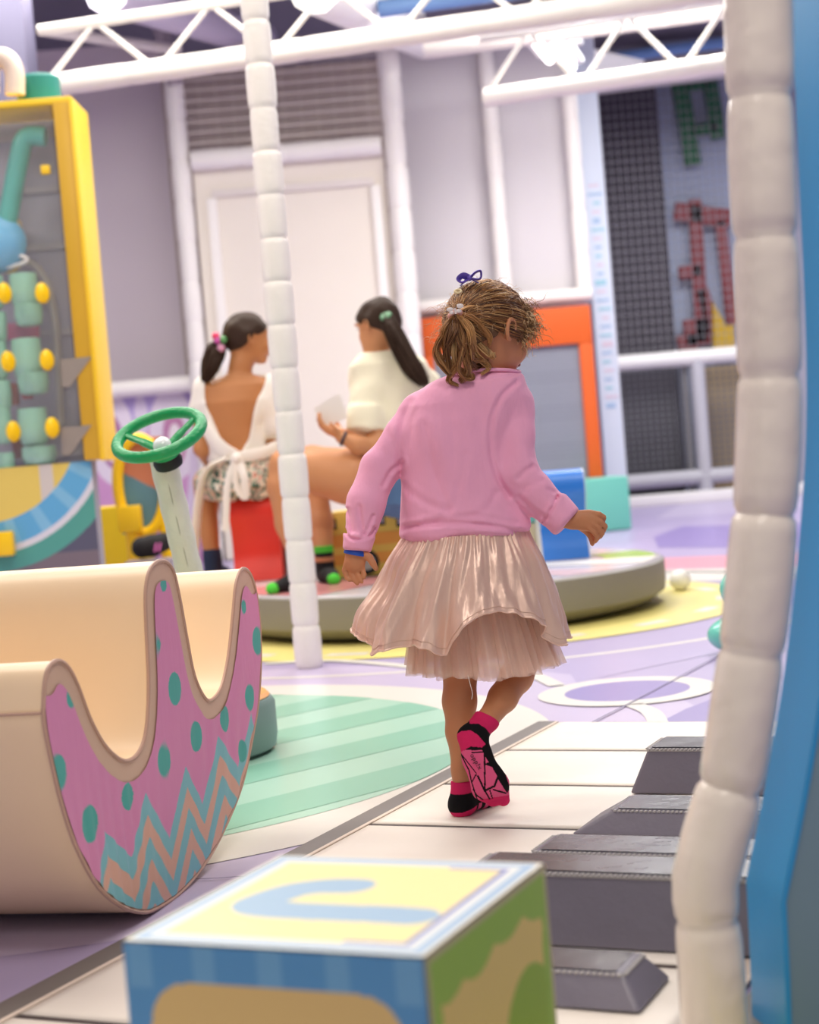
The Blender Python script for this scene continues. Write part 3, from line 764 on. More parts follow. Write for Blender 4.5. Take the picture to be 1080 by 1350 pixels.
# ---- blue panel beside it
pan_px = [(1042, -60), (1052, 200), (1062, 430), (1063, 560), (1058, 660), (1047, 780), (1032, 900), (1010, 1030), (984, 1160), (989, 1260), (996, 1400)]
pc = catmull([P(x, y, 1.97) for x, y in pan_px[:9]], 5).tolist()+[P(x, y, 1.97).tolist() for x, y in pan_px[9:]]
pc = np.array(pc); pc[:, 2] = np.maximum(pc[:, 2], 0.0)
dv = np.array([0.018, -0.105, 0.0])
bp_ = thing('entry_panel', pc[-1]+[0.3, 0, 0], 'tall blue edged panel with curved cut-out at the right edge', 'panel')
rim = pc; far = np.array([pc[0]+[0.9, 0, 0], pc[-1]+[0.9, 0, 0]])
poly = [q for q in pc]+[pc[-1]+np.array([0.85, 0.0, 0]), pc[0]+np.array([0.85, 0.0, 0])]
M_blue = mat('panel_blue', (50, 156, 216), 0.35); M_face = mat('panel_face', (122, 150, 164), 0.5, noise=0.03, nscale=2)
core = extrude('panel_board', [q+np.array([0.004, 0, 0]) for q in poly], dv*0.98, M_face, bp_)
V = []; 
for q in pc: V += [q, q+dv]
nq = len(pc); Vi = [np.array(v)+np.array([0.006, 0, 0]) for v in V]
Fq = [(2*i, 2*i+1, 2*i+3, 2*i+2) for i in range(nq-1)]
o = mk('blue_edge', V+Vi, Fq+[tuple(k+2*nq for k in f)[::-1] for f in Fq]+[(2*i, 2*i+2, 2*nq+2*i+2, 2*nq+2*i) for i in range(nq-1)]+[(2*i+1, 2*nq+2*i+1, 2*nq+2*i+3, 2*i+3) for i in range(nq-1)], M_blue, bp_); fixn(o); auto(o, 20)

# ================================================================ overhead trusses
M_beam = mat('beam_white', (236, 230, 222), 0.5, noise=0.02, nscale=3)
def at_z(px, py, z): return G(px, py, z)
def truss(label, low, up, zl, zu, braces, r=0.055, ru=0.03):
    a, b = at_z(*low[0], zl), at_z(*low[1], zl)
    t = thing('roof_truss', (a+b)/2, label, 'truss', 'white roof trusses')
    d = b-a; a2 = a-d*0.02; b2 = b+d*0.25
    padtube('lower_chord', a2, b2, r, M_beam, t, 0.5, 0.06)
    a3, b3 = a2+[0, 0, zu-zl], b2+[0, 0, zu-zl]
    tube('upper_chord', [a3, b3], ru, M_beam, t, 12)
    k = 0; n = braces
    for i in range(n):
        f0, f1 = i/n, (i+1)/n
        p, q = a2+(b2-a2)*f0, a3+(b3-a3)*f1 
        m0, m1 = f0, (f0+f1)/2
        tube('brace', [a2+(b2-a2)*f0, a3+(b3-a3)*m1], 0.015, M_beam, t, 8)
        tube('brace', [a3+(b3-a3)*m1, a2+(b2-a2)*f1], 0.015, M_beam, t, 8)
    return t
truss('long white roof truss crossing the top of the hall above the seated girls', [(72, 112), (830, 3)], None, 2.75, 3.04, 6, 0.058)
truss('shorter white roof truss at the top right in front of the dark net', [(645, 128), (955, 84)], None, 2.75, 3.10, 3, 0.056)
# cross beams going away
def dbeam(name, pts, r, m, label, cat, sides=10, group=None):
    o = tube(name, pts, r, m, None, sides); tag(o, label, cat, group); return o
dbeam('air_duct', [P(140, -12, 9.5), P(345, 52, 13.0)], 0.13, mat('duct_lilac', (214, 206, 226), 0.4), 'lilac white ventilation duct running under the ceiling at top left', 'duct')
dbeam('ceiling_beam', [P(55, 40, 10.5), P(235, 66, 11.8)], 0.035, M_beam, 'thin white roof beam left of the long truss', 'beam')
dbeam('air_duct', [P(415, -18, 8.6), P(560, 52, 12.2)], 0.14, mat('duct_white', (248, 246, 244), 0.4), 'bright white duct above the net at top centre', 'duct')
dbeam('ceiling_beam', [P(500, 12, 9.6), P(965, -52, 9.2)], 0.05, mat('beam_blue', (120, 160, 214), 0.5), 'blue roof beam at the very top', 'beam')
dbeam('ceiling_beam', [P(560, 66, 10.4), P(965, 12, 10.0)], 0.055, M_beam, 'white roof beam just behind the shorter truss', 'beam')
dbeam('ceiling_beam', [P(700, 92, 15.0), P(985, 52, 15.0)], 0.05, mat('beam_blue'), 'blue roof beam above the dark net', 'beam')
dbeam('ceiling_beam', [P(740, 112, 15.4), P(985, 80, 15.4)], 0.13, M_beam, 'thick white roof beam along the top of the dark net', 'beam')
dbeam('roof_strut', [P(210, 30, 11.9), P(232, 110, 11.9)], 0.06, mat('strut_mauve', (176, 166, 172), 0.6), 'short grey strut above the gate post', 'strut')
# glowing sheets added for the ceiling glare + fluorescent tubes
M_glow = mat('lamp_glow', (255, 250, 246), 0.5, emit=((255, 250, 246), 4.0))
def lamp(px, py, Y, ln, label, dr=(0.25, 1, 0)):
    c = P(px, py, Y); dr = np.array(dr, float); dr /= np.linalg.norm(dr); sd = np.cross(dr, (0, 0, 1))
    t = thing('ceiling_light', c+[0, 0, 0.06], label, 'ceiling light', 'fluorescent lights at the top right')
    box('housing', c+[0, 0, 0.04], (0.16, ln+0.06, 0.04), M_white, t, ax=[sd, dr, (0, 0, 1)], bev=0.008)
    tube('light_tube', [c-dr*ln/2, c+dr*ln/2], 0.03, M_glow, t, 10)
lamp(652, 43, 10.9, 0.4, 'small round-ended ceiling light left of the pair')
lamp(712, 62, 10.9, 0.8, 'long glowing ceiling light tube, lower of the pair')
lamp(746, 54, 11.2, 0.5, 'glowing ceiling light tube, upper right of the pair')
lamp(744, 74, 11.0, 0.7, 'glowing ceiling light tube nearest the dark net')
o = extrude('glare_sheet', [G(530, 60, 3.85), G(640, 38, 3.85), G(850, 84, 3.85), G(770, 112, 3.85)], (0, 0, 0.03), mat('glare_white', (250, 248, 246), 0.5, emit=((255, 250, 245), 0.3))); tag(o, 'glowing white sheet added as glare behind the ceiling lights at the top right', 'glare_sheet')  # emission stands in for glare around the ceiling lights
o = extrude('glare_sheet', [G(395, 0, 3.95), G(455, -12, 3.95), G(560, 22, 3.95), G(520, 40, 3.95)], (0, 0, 0.03), mat('glare_white')); tag(o, 'glowing white sheet added as ceiling glare above the net at the top centre', 'glare_sheet')
# ================================================================ gate wall at the left back
Yg = 12.0
M_sl = M_whitefar
def vpost(name, px, y0, y1, Y, r, m, label, cat='post', group=None, z0=None, seg=0.3):
    a = P(px[0], y0, Y); b = P(px[1], y1, Y)
    x = (a[0]+b[0])/2
    o = padtube(name, (x, Y, z0 if z0 is not None else b[2]), (x, Y, a[2]), r, m, None, seg, 0.10, sides=14)
    return tag(o, label, cat, group)
gp_l = vpost('padded_post', (229, 262), 105, 500, Yg, 0.066, M_sl, 'white padded post at the left side of the cream gate', z0=0.0)
gp_r = vpost('padded_post', (512, 542), 50, 480, Yg, 0.078, M_sl, 'white padded post at the right side of the cream gate', z0=0.0)
gz = P(380, 202, Yg)[2]; xl, xr = gp_l.location.x, gp_r.location.x; xl = P(245, 300, Yg)[0]; xr = P(528, 300, Yg)[0]
gate = thing('cream_gate', ((xl+xr)/2, Yg+0.06, 0), 'tall cream panelled gate behind the seated girls', 'gate')
M_gate = mat('gate_cream', (236, 228, 216), 0.6, noise=0.02, nscale=1.5)
box('gate_panel', ((xl+xr)/2, Yg+0.06, gz/2), (xr-xl-0.16, 0.03, gz-0.02), M_gate, gate)
padtube('gate_header', (xl+0.08, Yg, gz), (xr-0.09, Yg, gz), 0.07, M_sl, gate, 0.35, 0.05)
for fx in (0.13, 0.90):
    box('gate_stile', (xl+(xr-xl)*fx, Yg+0.03, gz/2-0.12), (0.07, 0.04, gz-0.3), M_sl, gate, bev=0.01)
box('gate_rail', ((xl+xr)/2+0.02, Yg+0.035, gz-0.24), ((xr-xl)*0.77, 0.03, 0.06), mat('gate_rail', (226, 218, 212), 0.6), gate, bev=0.01)
def net(name, x0, x1, z0, z1, Y, dx, dz, r, m, label, rv=None):
    mb = MB()
    for x in np.arange(x0, x1+1e-6, dx): mb.add(*boxVF((x, Y, (z0+z1)/2), (rv or r, rv or r, z1-z0)))
    for z in np.arange(z0, z1+1e-6, dz):
        zz_ = z
        mb.add(*boxVF(((x0+x1)/2, Y-r*0.5, zz_), (x1-x0, r, r)))
    o = mb.build(name, m, kind='stuff'); return tag(o, label, 'net')
ztop = P(380, 60, Yg)[2]
o = box('backing_sheet', ((xl+xr)/2, Yg+0.5, (3.6)/2), (xr-xl+0.3, 0.03, 3.6), mat('panel_taupe', (182, 168, 162), 0.7)); tag(o, 'taupe wall sheet seen through the net over the gate', 'wall sheet')
net('net', xl+0.05, xr-0.05, gz+0.05, ztop, Yg+0.02, 0.12, 0.075, 0.012, mat('net_grey', (206, 196, 190), 0.7), 'grey safety net stretched over the cream gate', 0.004)
# left wall section behind, and right wall panels
o = box('partition_wall', ((P(60, 300, 12.6)[0]-1.3+P(245, 300, 12.6)[0])/2, 12.7, 1.95), (P(245, 300, 12.6)[0]-P(60, 300, 12.6)[0]+1.3, 0.08, 3.9), mat('partition_light_tint', (218, 208, 214), 0.8)); tag(o, 'plain partition with coloured light painted in as mauve left of the cream gate', 'partition')  # coloured light on this wall is put into its mauve base colour
mr_ = P(180, 512, 12.1); 
rail = padtube('low_rail', (P(100, 518, 12.1)[0], 12.1, mr_[2]), (xl-0.02, 12.1, mr_[2]), 0.062, M_sl, None, 0.3, 0.05); tag(rail, 'horizontal white padded rail above the lilac printed panel', 'rail')
# lilac printed panel
pa = P(98, 520, 12.15); pb = P(262, 520, 12.15); PW, PH = pb[0]-pa[0], mr_[2]-0.06
def pansy(U, W):
    C = np.zeros(U.shape+(3,)); C[:] = lin((214, 160, 208))
    paint(C, W > PH-0.22, (186, 168, 220))
    def f(px, py): q = P(px, py, 12.15); return q[0]-pa[0], q[2]
    for (x, y, rx, ry, c) in [(147, 578, 0.17, 0.34, (236, 226, 240)), (147, 582, 0.085, 0.2, (176, 120, 170)), (147, 586, 0.055, 0.13, (250, 236, 240)), (228, 572, 0.17, 0.34, (236, 226, 240)), (230, 578, 0.085, 0.2, (200, 140, 180)), (231, 582, 0.05, 0.13, (250, 240, 244)), (186, 548, 0.05, 0.15, (226, 216, 236))]:
        a, b = f(x, y); paint(C, ((U-a)/rx)**2+((W-b)/ry)**2 < 1, c)
    d = poly_d(U, W, [f(108, 610), f(112, 650), f(124, 690), f(140, 745)]); paint(C, d < 0.06, (236, 226, 240))
    d = poly_d(U, W, [f(262, 600), f(258, 650), f(250, 700), f(240, 745)]); paint(C, d < 0.06, (228, 214, 236))
    return C
lp = thing('printed_panel', (pa[0]+PW/2, 12.15, 0), 'low pink and lilac printed panel with white bubble shapes beneath the white rail', 'panel')
box('board', (pa[0]+PW/2, 12.19, PH/2), (PW, 0.04, PH), mat('board_white', (236, 230, 240), 0.6), lp)
gridpanel('bubble_print', (pa[0], 12.165, 0), (1, 0, 0), (0, 0, 1), PW, PH, 120, 160, pansy, M_print, lp)

# ================================================================ right wall: white framed bays over the orange frame
def xz(px, py, Y): q = P(px, py, Y); return q[0], q[2]
Yr = 12.3
zb = P(655, 398, Yr)[2]
o = box('partition_wall', (P(655, 250, Yr+0.1)[0]-0.02, Yr+0.12, 1.83), (P(770, 250, Yr+0.1)[0]-P(540, 250, Yr+0.1)[0]-0.04, 0.05, 3.66), mat('partition_grey', (212, 208, 212), 0.75)); tag(o, 'pale grey partition behind the walking girl', 'partition')
vpost('padded_post', (642, 664), 62, 395, Yr, 0.062, M_sl, 'white padded post rising above the middle of the orange frame', z0=zb-0.02)
vpost('padded_post', (750, 770), 100, 395, Yr, 0.058, M_sl, 'white padded post above the right end of the orange frame', z0=zb-0.02)
r2 = padtube('low_rail', (P(545, 398, Yr)[0], Yr-0.02, zb), (P(780, 398, Yr)[0], Yr-0.02, zb), 0.05, M_sl, None, 0.3, 0.05); tag(r2, 'white padded rail running just over the orange frame', 'rail')
of_ = thing('orange_frame', P(670, 540, Yr-0.1)*[1, 1, 0], 'wide orange frame round a grey mesh panel', 'frame')
M_or = mat('frame_orange', (222, 96, 26), 0.6)
xa0, za0 = xz(554, 410, Yr-0.1); xa1, za1 = xz(782, 408, Yr-0.1)
zt0 = (za0+za1)/2-0.01; zt1 = xz(700, 458, Yr-0.1)[1]
xi1 = xz(768, 520, Yr-0.1)[0]; xo1 = xz(788, 540, Yr-0.1)[0]; xi0 = xz(574, 500, Yr-0.1)[0]
yF = Yr-0.1
box('top_board', ((xa0+xo1)/2, yF, (zt0+zt1)/2), (xo1-xa0, 0.06, zt0-zt1), M_or, of_, bev=0.008)
box('side_board', ((xi1+xo1)/2, yF, zt1/2), (xo1-xi1, 0.06, zt1-0.002), M_or, of_, bev=0.008)
box('side_board', ((xa0+xi0)/2, yF, zt1/2), (xi0-xa0, 0.06, zt1-0.002), M_or, of_, bev=0.008)
def gmesh(U, W):
    C = np.zeros(U.shape+(3,)); C[:] = lin((142, 146, 158)); paint(C, np.sin(W*180) > 0.6, (126, 130, 142)); return C
gridpanel('grey_panel', (xi0, yF+0.01, 0.01), (1, 0, 0), (0, 0, 1), xi1-xi0, zt1-0.01, 60, 200, gmesh, M_print, of_)

# tall pale printed pillar
x0, _ = xz(770, 400, 12.5); x1, _ = xz(806, 400, 12.5)
pil = thing('printed_pillar', ((x0+x1)/2, 12.6, 0), 'tall pale blue pillar printed with small blue marks right of the orange frame', 'pillar')
px0 = xz(776, 300, 12.5)[0]; px1 = xz(800, 300, 12.5)[0]+0.02
box('pillar_body', ((px0+px1)/2, 12.66, 1.9), (px1-px0, 0.16, 3.8), mat('pillar_pale', (214, 224, 240), 0.6), pil)
for i in range(26):
    z = 0.9+0.06*i*1.1
    wv = random.uniform(0.3, 0.7)*(px1-px0)
    box('printed_mark', (px0+(px1-px0)*0.5+random.uniform(-0.01, 0.01), 12.577, z), (wv, 0.004, 0.02+0.02*(i % 7 == 0)), mat(['mark_blue', 'mark_rose', 'mark_cyan'][i % 3], [(168, 196, 226), (220, 206, 222), (160, 206, 222)][i % 3], 0.6), pil)

# ================================================================ far right: net, dark screen, letters, fence
Yf = 16.0
fx0, _ = xz(800, 300, Yf); fx1 = xz(1000, 300, Yf)[0]
def fz(px, py, Y=Yf): return P(px, py, Y)
def slab(name, pxs, py0, py1, Y, m, label, cat, th=0.05):
    a = P(pxs[0], (py0+py1)/2, Y); b = P(pxs[1], (py0+py1)/2, Y); z1 = P(sum(pxs)/2, py0, Y)[2]; z0 = P(sum(pxs)/2, py1, Y)[2]
    o = box(name, ((a[0]+b[0])/2, Y, (z0+z1)/2), (b[0]-a[0], th, z1-z0), m); return tag(o, label, cat)
slab('dark_screen', (797, 882), 85, 655, 16.6, mat('screen_dark', (78, 74, 80), 0.8), 'tall dark grey screen behind the white net', 'screen')
slab('pale_board', (883, 1010), 50, 655, 16.75, mat('board_pale', (176, 186, 208), 0.8), 'pale blue board carrying the big letters', 'board')
net('net', xz(790, 250, 15.9)[0], xz(985, 250, 15.9)[0], P(880, 470, 15.9)[2], P(880, 105, 15.9)[2], 15.9, 0.068, 0.085, 0.0055, mat('net_pale', (150, 146, 152), 0.7), 'fine pale safety net in front of the dark screen and letters')
net('net', xz(800, 560, 15.9)[0], xz(985, 560, 15.9)[0], 0.22, P(880, 478, 15.9)[2], 15.9, 0.06, 0.06, 0.012, mat('net_mid', (120, 120, 124), 0.7), 'denser grey netting below the fence rail')
def letter(name, strokes, Y, th, m, label):
    t = thing(name, P(*strokes[0][0], Y), label, 'letter')
    for a, b, wpx in strokes:
        A, B = P(*a, Y), P(*b, Y); d = (B-A)/np.linalg.norm(B-A); nn = np.array([-d[2], 0, d[0]]); wm = wpx*Y/FPX/2
        extrude('stroke', [A-nn*wm, B-nn*wm, B+nn*wm, A+nn*wm], (0, th, 0), m, t, bev=0.01)
    return t
letter('wall_letter', [((890, 66), (915, 217), 21), ((930, 62), (948, 182), 19), ((902, 112), (936, 106), 16), ((912, 172), (946, 166), 14)], 16.55, 0.08, mat('letter_green', (34, 104, 64), 0.6), 'big dark green wall letter shaped like an A at the top right')
letter('wall_letter', [((890, 278), (964, 288), 24), ((917, 262), (926, 452), 17), ((896, 360), (926, 356), 17), ((903, 440), (937, 436), 36), ((925, 380), (942, 440), 18), ((950, 290), (967, 428), 15), ((905, 440), (910, 466), 26)], 16.55, 0.08, mat('letter_red', (140, 58, 62), 0.6), 'big dark red wall letters hanging below the green one')
o = extrude('yellow_cone', [P(940, 398, 16.5), P(942, 470, 16.5), P(972, 470, 16.5), P(968, 428, 16.5), P(958, 430, 16.5)], (0, 0.1, 0), mat('cone_yellow', (226, 184, 40), 0.6)); tag(o, 'yellow pointed shape above the fence rail at the right', 'wall shape')
fen = thing('barrier_fence', (P(885, 560, 15.7)[0], 15.7, 0), 'white barrier fence with a top rail in front of the dark screen', 'fence')
zr = P(880, 474, 15.7)[2]
padtube('top_rail', (xz(800, 478, 15.7)[0], 15.7, zr), (xz(1000, 468, 15.7)[0], 15.7, zr), 0.075, M_sl, fen, 0.5, 0.04)
zl_ = P(880, 632, 15.7)[2]
tube('bottom_rail', [(xz(805, 640, 15.7)[0], 15.7, zl_), (xz(1000, 630, 15.7)[0], 15.7, zl_)], 0.07, mat('rail_grey', (196, 194, 200), 0.6), fen)
for px in (925, ):
    x = xz(px, 560, 15.7)[0]; tube('fence_post', [(x, 15.7, 0), (x, 15.7, zr)], 0.07, mat('rail_grey'), fen)
x = xz(908, 560, 15.72)[0]; tube('fence_post', [(x, 15.75, 0), (x, 15.75, zr)], 0.035, mat('rail_dim', (120, 118, 120), 0.6), fen)
slab('tan_board', (936, 1000), 480, 655, 16.3, mat('board_tan', (188, 164, 124), 0.7), 'tan board behind the fence at the right', 'board')
o = box('floor_kerb', (xz(900, 660, 15.2)[0]+0.3, 15.1, 0.05), (2.4, 0.3, 0.1), M_sl, bev=0.02); tag(o, 'low white kerb at the foot of the barrier fence', 'kerb')

# ================================================================ yellow ball-run cabinet at the left
Ym = 7.5
M_yel = mat('cabinet_yellow', (212, 166, 40), 0.4, noise=0.03, nscale=4)
M_yel2 = mat('cabinet_yellow_bright', (250, 206, 40), 0.4)
mx0 = xz(-60, 400, Ym)[0]
cab = thing('ball_run_cabinet', (xz(40, 400, Ym)[0], Ym+0.15, 0), 'tall yellow framed ball run cabinet with clear front and green cups', 'play cabinet')
zt_m = P(60, 135, Ym)[2]; zb_m = P(130, 606, Ym)[2]
xr0 = xz(90, 380, Ym)[0]; xr1 = xz(117, 380, Ym)[0]
box('side_board', ((xr0+xr1)/2+0.0, Ym+0.14, (zt_m+zb_m)/2), (xr1-xr0-0.015, 0.34, zt_m-zb_m), M_yel, cab, bev=0.01)
box('edge_strip', (xr1, Ym+0.14, (zt_m+zb_m)/2), (0.02, 0.36, zt_m-zb_m+0.01), M_yel2, cab, bev=0.006)
box('top_board', ((mx0+xr1)/2, Ym+0.14, zt_m), (xr1-mx0, 0.34, 0.03), M_yel2, cab, bev=0.006)
box('back_board', ((mx0+xr0)/2, Ym+0.33, (zt_m+zb_m)/2), (xr0-mx0, 0.02, zt_m-zb_m), mat('board_slate', (160, 160, 176), 0.6), cab)
for y in (180, 250, 326, 440, 600):
    z = P(50, y, Ym+0.3)[2]; box('back_rail', ((mx0+xr0)/2, Ym+0.31, z), (xr0-mx0, 0.02, 0.03), mat('rail_pale', (166, 164, 172), 0.6), cab)
for y in (488, 578):
    q = P(108, y, Ym-0.01); zc = q[2]
    extrude('corner_gusset', [P(80, y-14, Ym-0.035), P(121, y-18, Ym-0.035), P(92, y+22, Ym-0.035), P(82, y+22, Ym-0.035)], (0, 0.012, 0), mat('gusset_grey', (150, 140, 130), 0.5), cab)
for y in (232,):
    q = P(60, y-8, Ym-0.02); box('latch', q, (0.04, 0.03, 0.04), M_yel2, cab, bev=0.008)
# clear front pane
pane = mat('clear_pane', (236, 240, 244), 0.08, alpha=0.06)
box('clear_front', ((mx0+xr0)/2, Ym-0.015, (zt_m+zb_m)/2), (xr0-mx0, 0.008, zt_m-zb_m-0.02), pane, cab)
M_tealc = mat('tube_teal', (70, 176, 160), 0.35); M_cup = mat('cup_green', (150, 206, 180), 0.3); M_knob = mat('knob_yellow', (255, 208, 20), 0.35)
tube('teal_chute', catmull([P(60, 180, Ym+0.12), P(34, 182, Ym+0.12), P(24, 215, Ym+0.12), P(8, 300, Ym+0.12)], 5), 0.045, M_tealc, cab, 14)
def sph(name, c, r, m, parent, sq=(1, 1, 1)):
    V, F = latheVF([(r*math.sin(a), -r*math.cos(a)) for a in np.linspace(0.03, math.pi-0.03, 14)], (0, 0, 0), 24)
    V = np.array(V)*np.array(sq)+np.array(c); return fixn(mk(name, V, F, m, parent, smooth=True))
c_ = P(-8, 322, Ym+0.12); sph('blue_dome', c_, 0.15, mat('dome_blue', (96, 178, 220), 0.35), cab, (1, 0.6, 0.9))
tube('dome_band', [c_+0.152*np.array([math.cos(a), -0.35*1, math.sin(a)*0.2-0.55])*np.array([1, 0.5, 1]) for a in np.linspace(-1.2, 1.2, 12)], 0.009, M_white, cab, 6)
sph('yellow_lobe', P(10, 300, Ym+0.2), 0.065, mat('lobe_yellow', (236, 214, 110), 0.4), cab)
sph('yellow_lobe', P(12, 345, Ym+0.2), 0.055, mat('lobe_yellow'), cab)
for i, (x, y) in enumerate([(7, 387), (57, 387), (12, 477), (63, 475), (19, 569), (70, 564), (-44, 388), (-38, 479), (-32, 572)]):
    c = P(x, y, Ym-0.05)
    lathe('yellow_knob', [(0.018, -0.03), (0.02, 0.0), (0.033, 0.006), (0.035, 0.02), (0.03, 0.03), (0.001, 0.034)], c, M_knob, cab, 20, axis=[(0.8, 0.6, 0), (0, 0, 1.35), (0, -1, 0)], ang=60)
for i, (x, y, w_, h_) in enumerate([(32, 382, 36, 46), (38, 415, 36, 30), (36, 472, 38, 56), (44, 505, 40, 30), (44, 562, 38, 52), (52, 600, 44, 26), (-10, 385, 30, 46), (-6, 475, 32, 54), (0, 560, 30, 52), (-4, 430, 26, 40), (2, 520, 26, 40), (8, 615, 24, 40)]):
    c = P(x, y, Ym+0.08); s = Ym/FPX
    lathe('green_cup', [(w_*s*0.3, -h_*s*0.5), (w_*s*0.46, -h_*s*0.42), (w_*s*0.52, 0), (w_*s*0.5, h_*s*0.45), (w_*s*0.45, h_*s*0.46), (w_*s*0.44, -h_*s*0.3), (0.001, -h_*s*0.32)], c, M_cup, cab, 20, ang=60)
for (x, y, w_, h_, cc) in [(30, 436, 44, 22, (214, 110, 150)), (10, 520, 30, 30, (170, 80, 60)), (24, 592, 14, 26, (120, 50, 46)), (8, 640, 10, 24, (216, 130, 80)), (36, 520, 14, 14, (196, 90, 110))]:
    c = P(x, y, Ym+0.22); s = Ym/FPX; box('coloured_piece', c, (w_*s, 0.05, h_*s), mat('piece_%d%d' % (x, y), cc, 0.5), cab, bev=0.012)
hp = [P(x, y, Ym+0.25) for x, y in [(20, 340), (45, 350), (62, 375), (72, 420), (76, 470), (80, 560)]]
tube('grey_pipe', catmull(hp, 5), 0.018, mat('pipe_grey', (170, 168, 166), 0.4), cab, 8)
# lower front panel of the cabinet
lo0 = P(-60, 612, Ym); zl0 = 0.0
def lowcol(U, W):
    C = np.zeros(U.shape+(3,)); C[:] = lin((92, 92, 112))
    def f(px, py): q = P(px, py, Ym); return q[0]-mx0, q[2]
    cx_, cz_ = f(-30, 560); 
    def rr_(px, py): a, b = f(px, py); return math.hypot(a-cx_, b-cz_)
    d = np.hypot(U-cx_, W-cz_)
    paint(C, W < f(0, 745)[1]+0.03, (124, 112, 120))
    r0, r1, r2, r3 = rr_(35, 675), rr_(45, 708), rr_(45, 716), rr_(50, 735)
    m = W < f(60, 608)[1]+0.02
    paint(C, (d < r3+0.02) & m, (86, 164, 150)); paint(C, (d < r2+0.004) & m, (222, 222, 230)); paint(C, (d < r1) & m, (100, 176, 220))
    paint(C, (d < r1) & m & (np.sin(np.arctan2(W-cz_, U-cx_)*22) > 0.5), (132, 194, 226))
    paint(C, (d < r0) & m, (232, 206, 104)); xa_, _ = f(52, 640); xb_, _ = f(70, 640)
    paint(C, (d < r0) & m & (U > xa_) & (U < xb_), (214, 206, 198)); return C
zz0 = P(60, 608, Ym)[2]
box('lower_board', ((mx0+xr0)/2, Ym+0.16, zb_m/2), (xr0-mx0+0.0, 0.28, zb_m-0.004), mat('board_slate'), cab)
gridpanel('arc_print', (mx0, Ym+0.012, 0.002), (1, 0, 0), (0, 0, 1), xr0-mx0+0.03, zb_m-0.004, 160, 240, lowcol, M_print, cab)
box('yellow_handle', P(4, 717, Ym-0.03), (0.1, 0.06, 0.11), M_knob, cab, bev=0.012)
# things on top of the cabinet
o = lathe('fan_drum', [(0.10, 0), (0.10, 0.13), (0.09, 0.14)], (xz(48, 112, Ym+0.15)[0], Ym+0.19, zt_m+0.018), mat('drum_teal', (28, 126, 118), 0.5)); tag(o, 'dark teal drum on top of the yellow cabinet', 'drum')
el = catmull([P(-14, 120, Ym+0.05), P(-12, 85, Ym+0.05), P(4, 76, Ym+0.05), P(18, 92, Ym+0.05), P(20, 125, Ym+0.05)], 6)
el[:, 2] = np.maximum(el[:, 2], zt_m+0.02)
o = tube('elbow_pipe', el, 0.045, mat('pipe_cream', (226, 206, 190), 0.3), None, 16); tag(o, 'cream curved pipe elbow on top of the yellow cabinet', 'pipe')
o = box('dark_column', (xz(15, 60, 9.5)[0]-0.3, 9.7, 2.2), (xz(58, 60, 9.5)[0]-xz(15, 60, 9.5)[0]+0.55, 0.3, 4.38), mat('column_slate', (78, 74, 96), 0.7)); tag(o, 'dark slate column rising behind the yellow cabinet', 'column')
# yellow block, ring stool
q = P(147, 668, 8.6)
o = box('foam_cube', (P(147, 700, 8.6)[0], 8.75, q[2]/2), (P(190, 700, 8.6)[0]-P(106, 700, 8.6)[0], 0.3, q[2]-0.002), mat('cube_yellow', (222, 190, 14), 0.5), bev=0.012); tag(o, 'plain yellow foam block between the cabinet and the steering wheel', 'foam block')
rg = thing('ring_stool', P(185, 650, 8.2)*[1, 1, 0], 'bright yellow oval ring stool behind the steering column', 'stool')
rc = P(186, 640, 8.25)
ring = [rc+np.array([0.115*math.cos(a), 0, 0.235*math.sin(a)]) for a in np.linspace(0, 2*math.pi, 40, endpoint=False)]
tube('ring', ring, 0.028, M_knob, rg, 12, closed=True)
gridpanel('oval_picture', rc+[-0.115, 0.02, -0.235], (1, 0, 0), (0, 0, 1), 0.23, 0.47, 50, 80, lambda U, W: (lambda C: (paint(C, (W > 0.25+0.6*(0.12-U)), (206, 130, 96)), C)[1])(np.zeros(U.shape+(3,))+lin((96, 142, 160))), M_print, rg)
bq = P(172, 684, 8.2); box('foot_block', (bq[0], 8.2, bq[2]), (0.11, 0.1, 0.13), M_knob, rg, bev=0.01)
tube('leg', [(bq[0], 8.2, 0), (bq[0], 8.2, bq[2])], 0.03, M_knob, rg)
tube('leg', [(bq[0]+0.16, 8.25, 0), (bq[0]+0.16, 8.25, bq[2]+0.02)], 0.03, M_knob, rg)

stp = P(197, 737, 8.0)
o = box('foam_step', (stp[0], 8.0, stp[2]/2), (0.22, 0.18, stp[2]-0.002), mat('foam_mauve', (150, 140, 150), 0.5), bev=0.01); tag(o, 'low mauve foam step hidden behind the cream rocker under the black sock', 'foam step')
fs = Field(stp-0.12, stp+0.2, 0.005); fs.chain([stp+[-0.03, 0, 0.058], stp+[0.02, 0.02, 0.062], stp+[0.07, 0.05, 0.075]], [0.052, 0.05, 0.045], 0.02); fs.cut(lambda X, Y, Z: stp[2]+0.002-Z+0*X+0*Y)
V, F = fs.mesh(); sk = mk('sock', V, F, mat('sock_charcoal', (30, 28, 30), 0.85), smooth=True); tag(sk, 'black-socked foot of a third child with pink marks just left of the white steering column', 'sock')  # stands for the foot of a third child, otherwise unseen
for dx in (0.035, 0.055): tube('pink_mark', [stp+[dx, -0.047, 0.035], stp+[dx+0.012, -0.045, 0.075]], 0.005, mat('mark_pink', (226, 120, 190), 0.7), sk, 6)
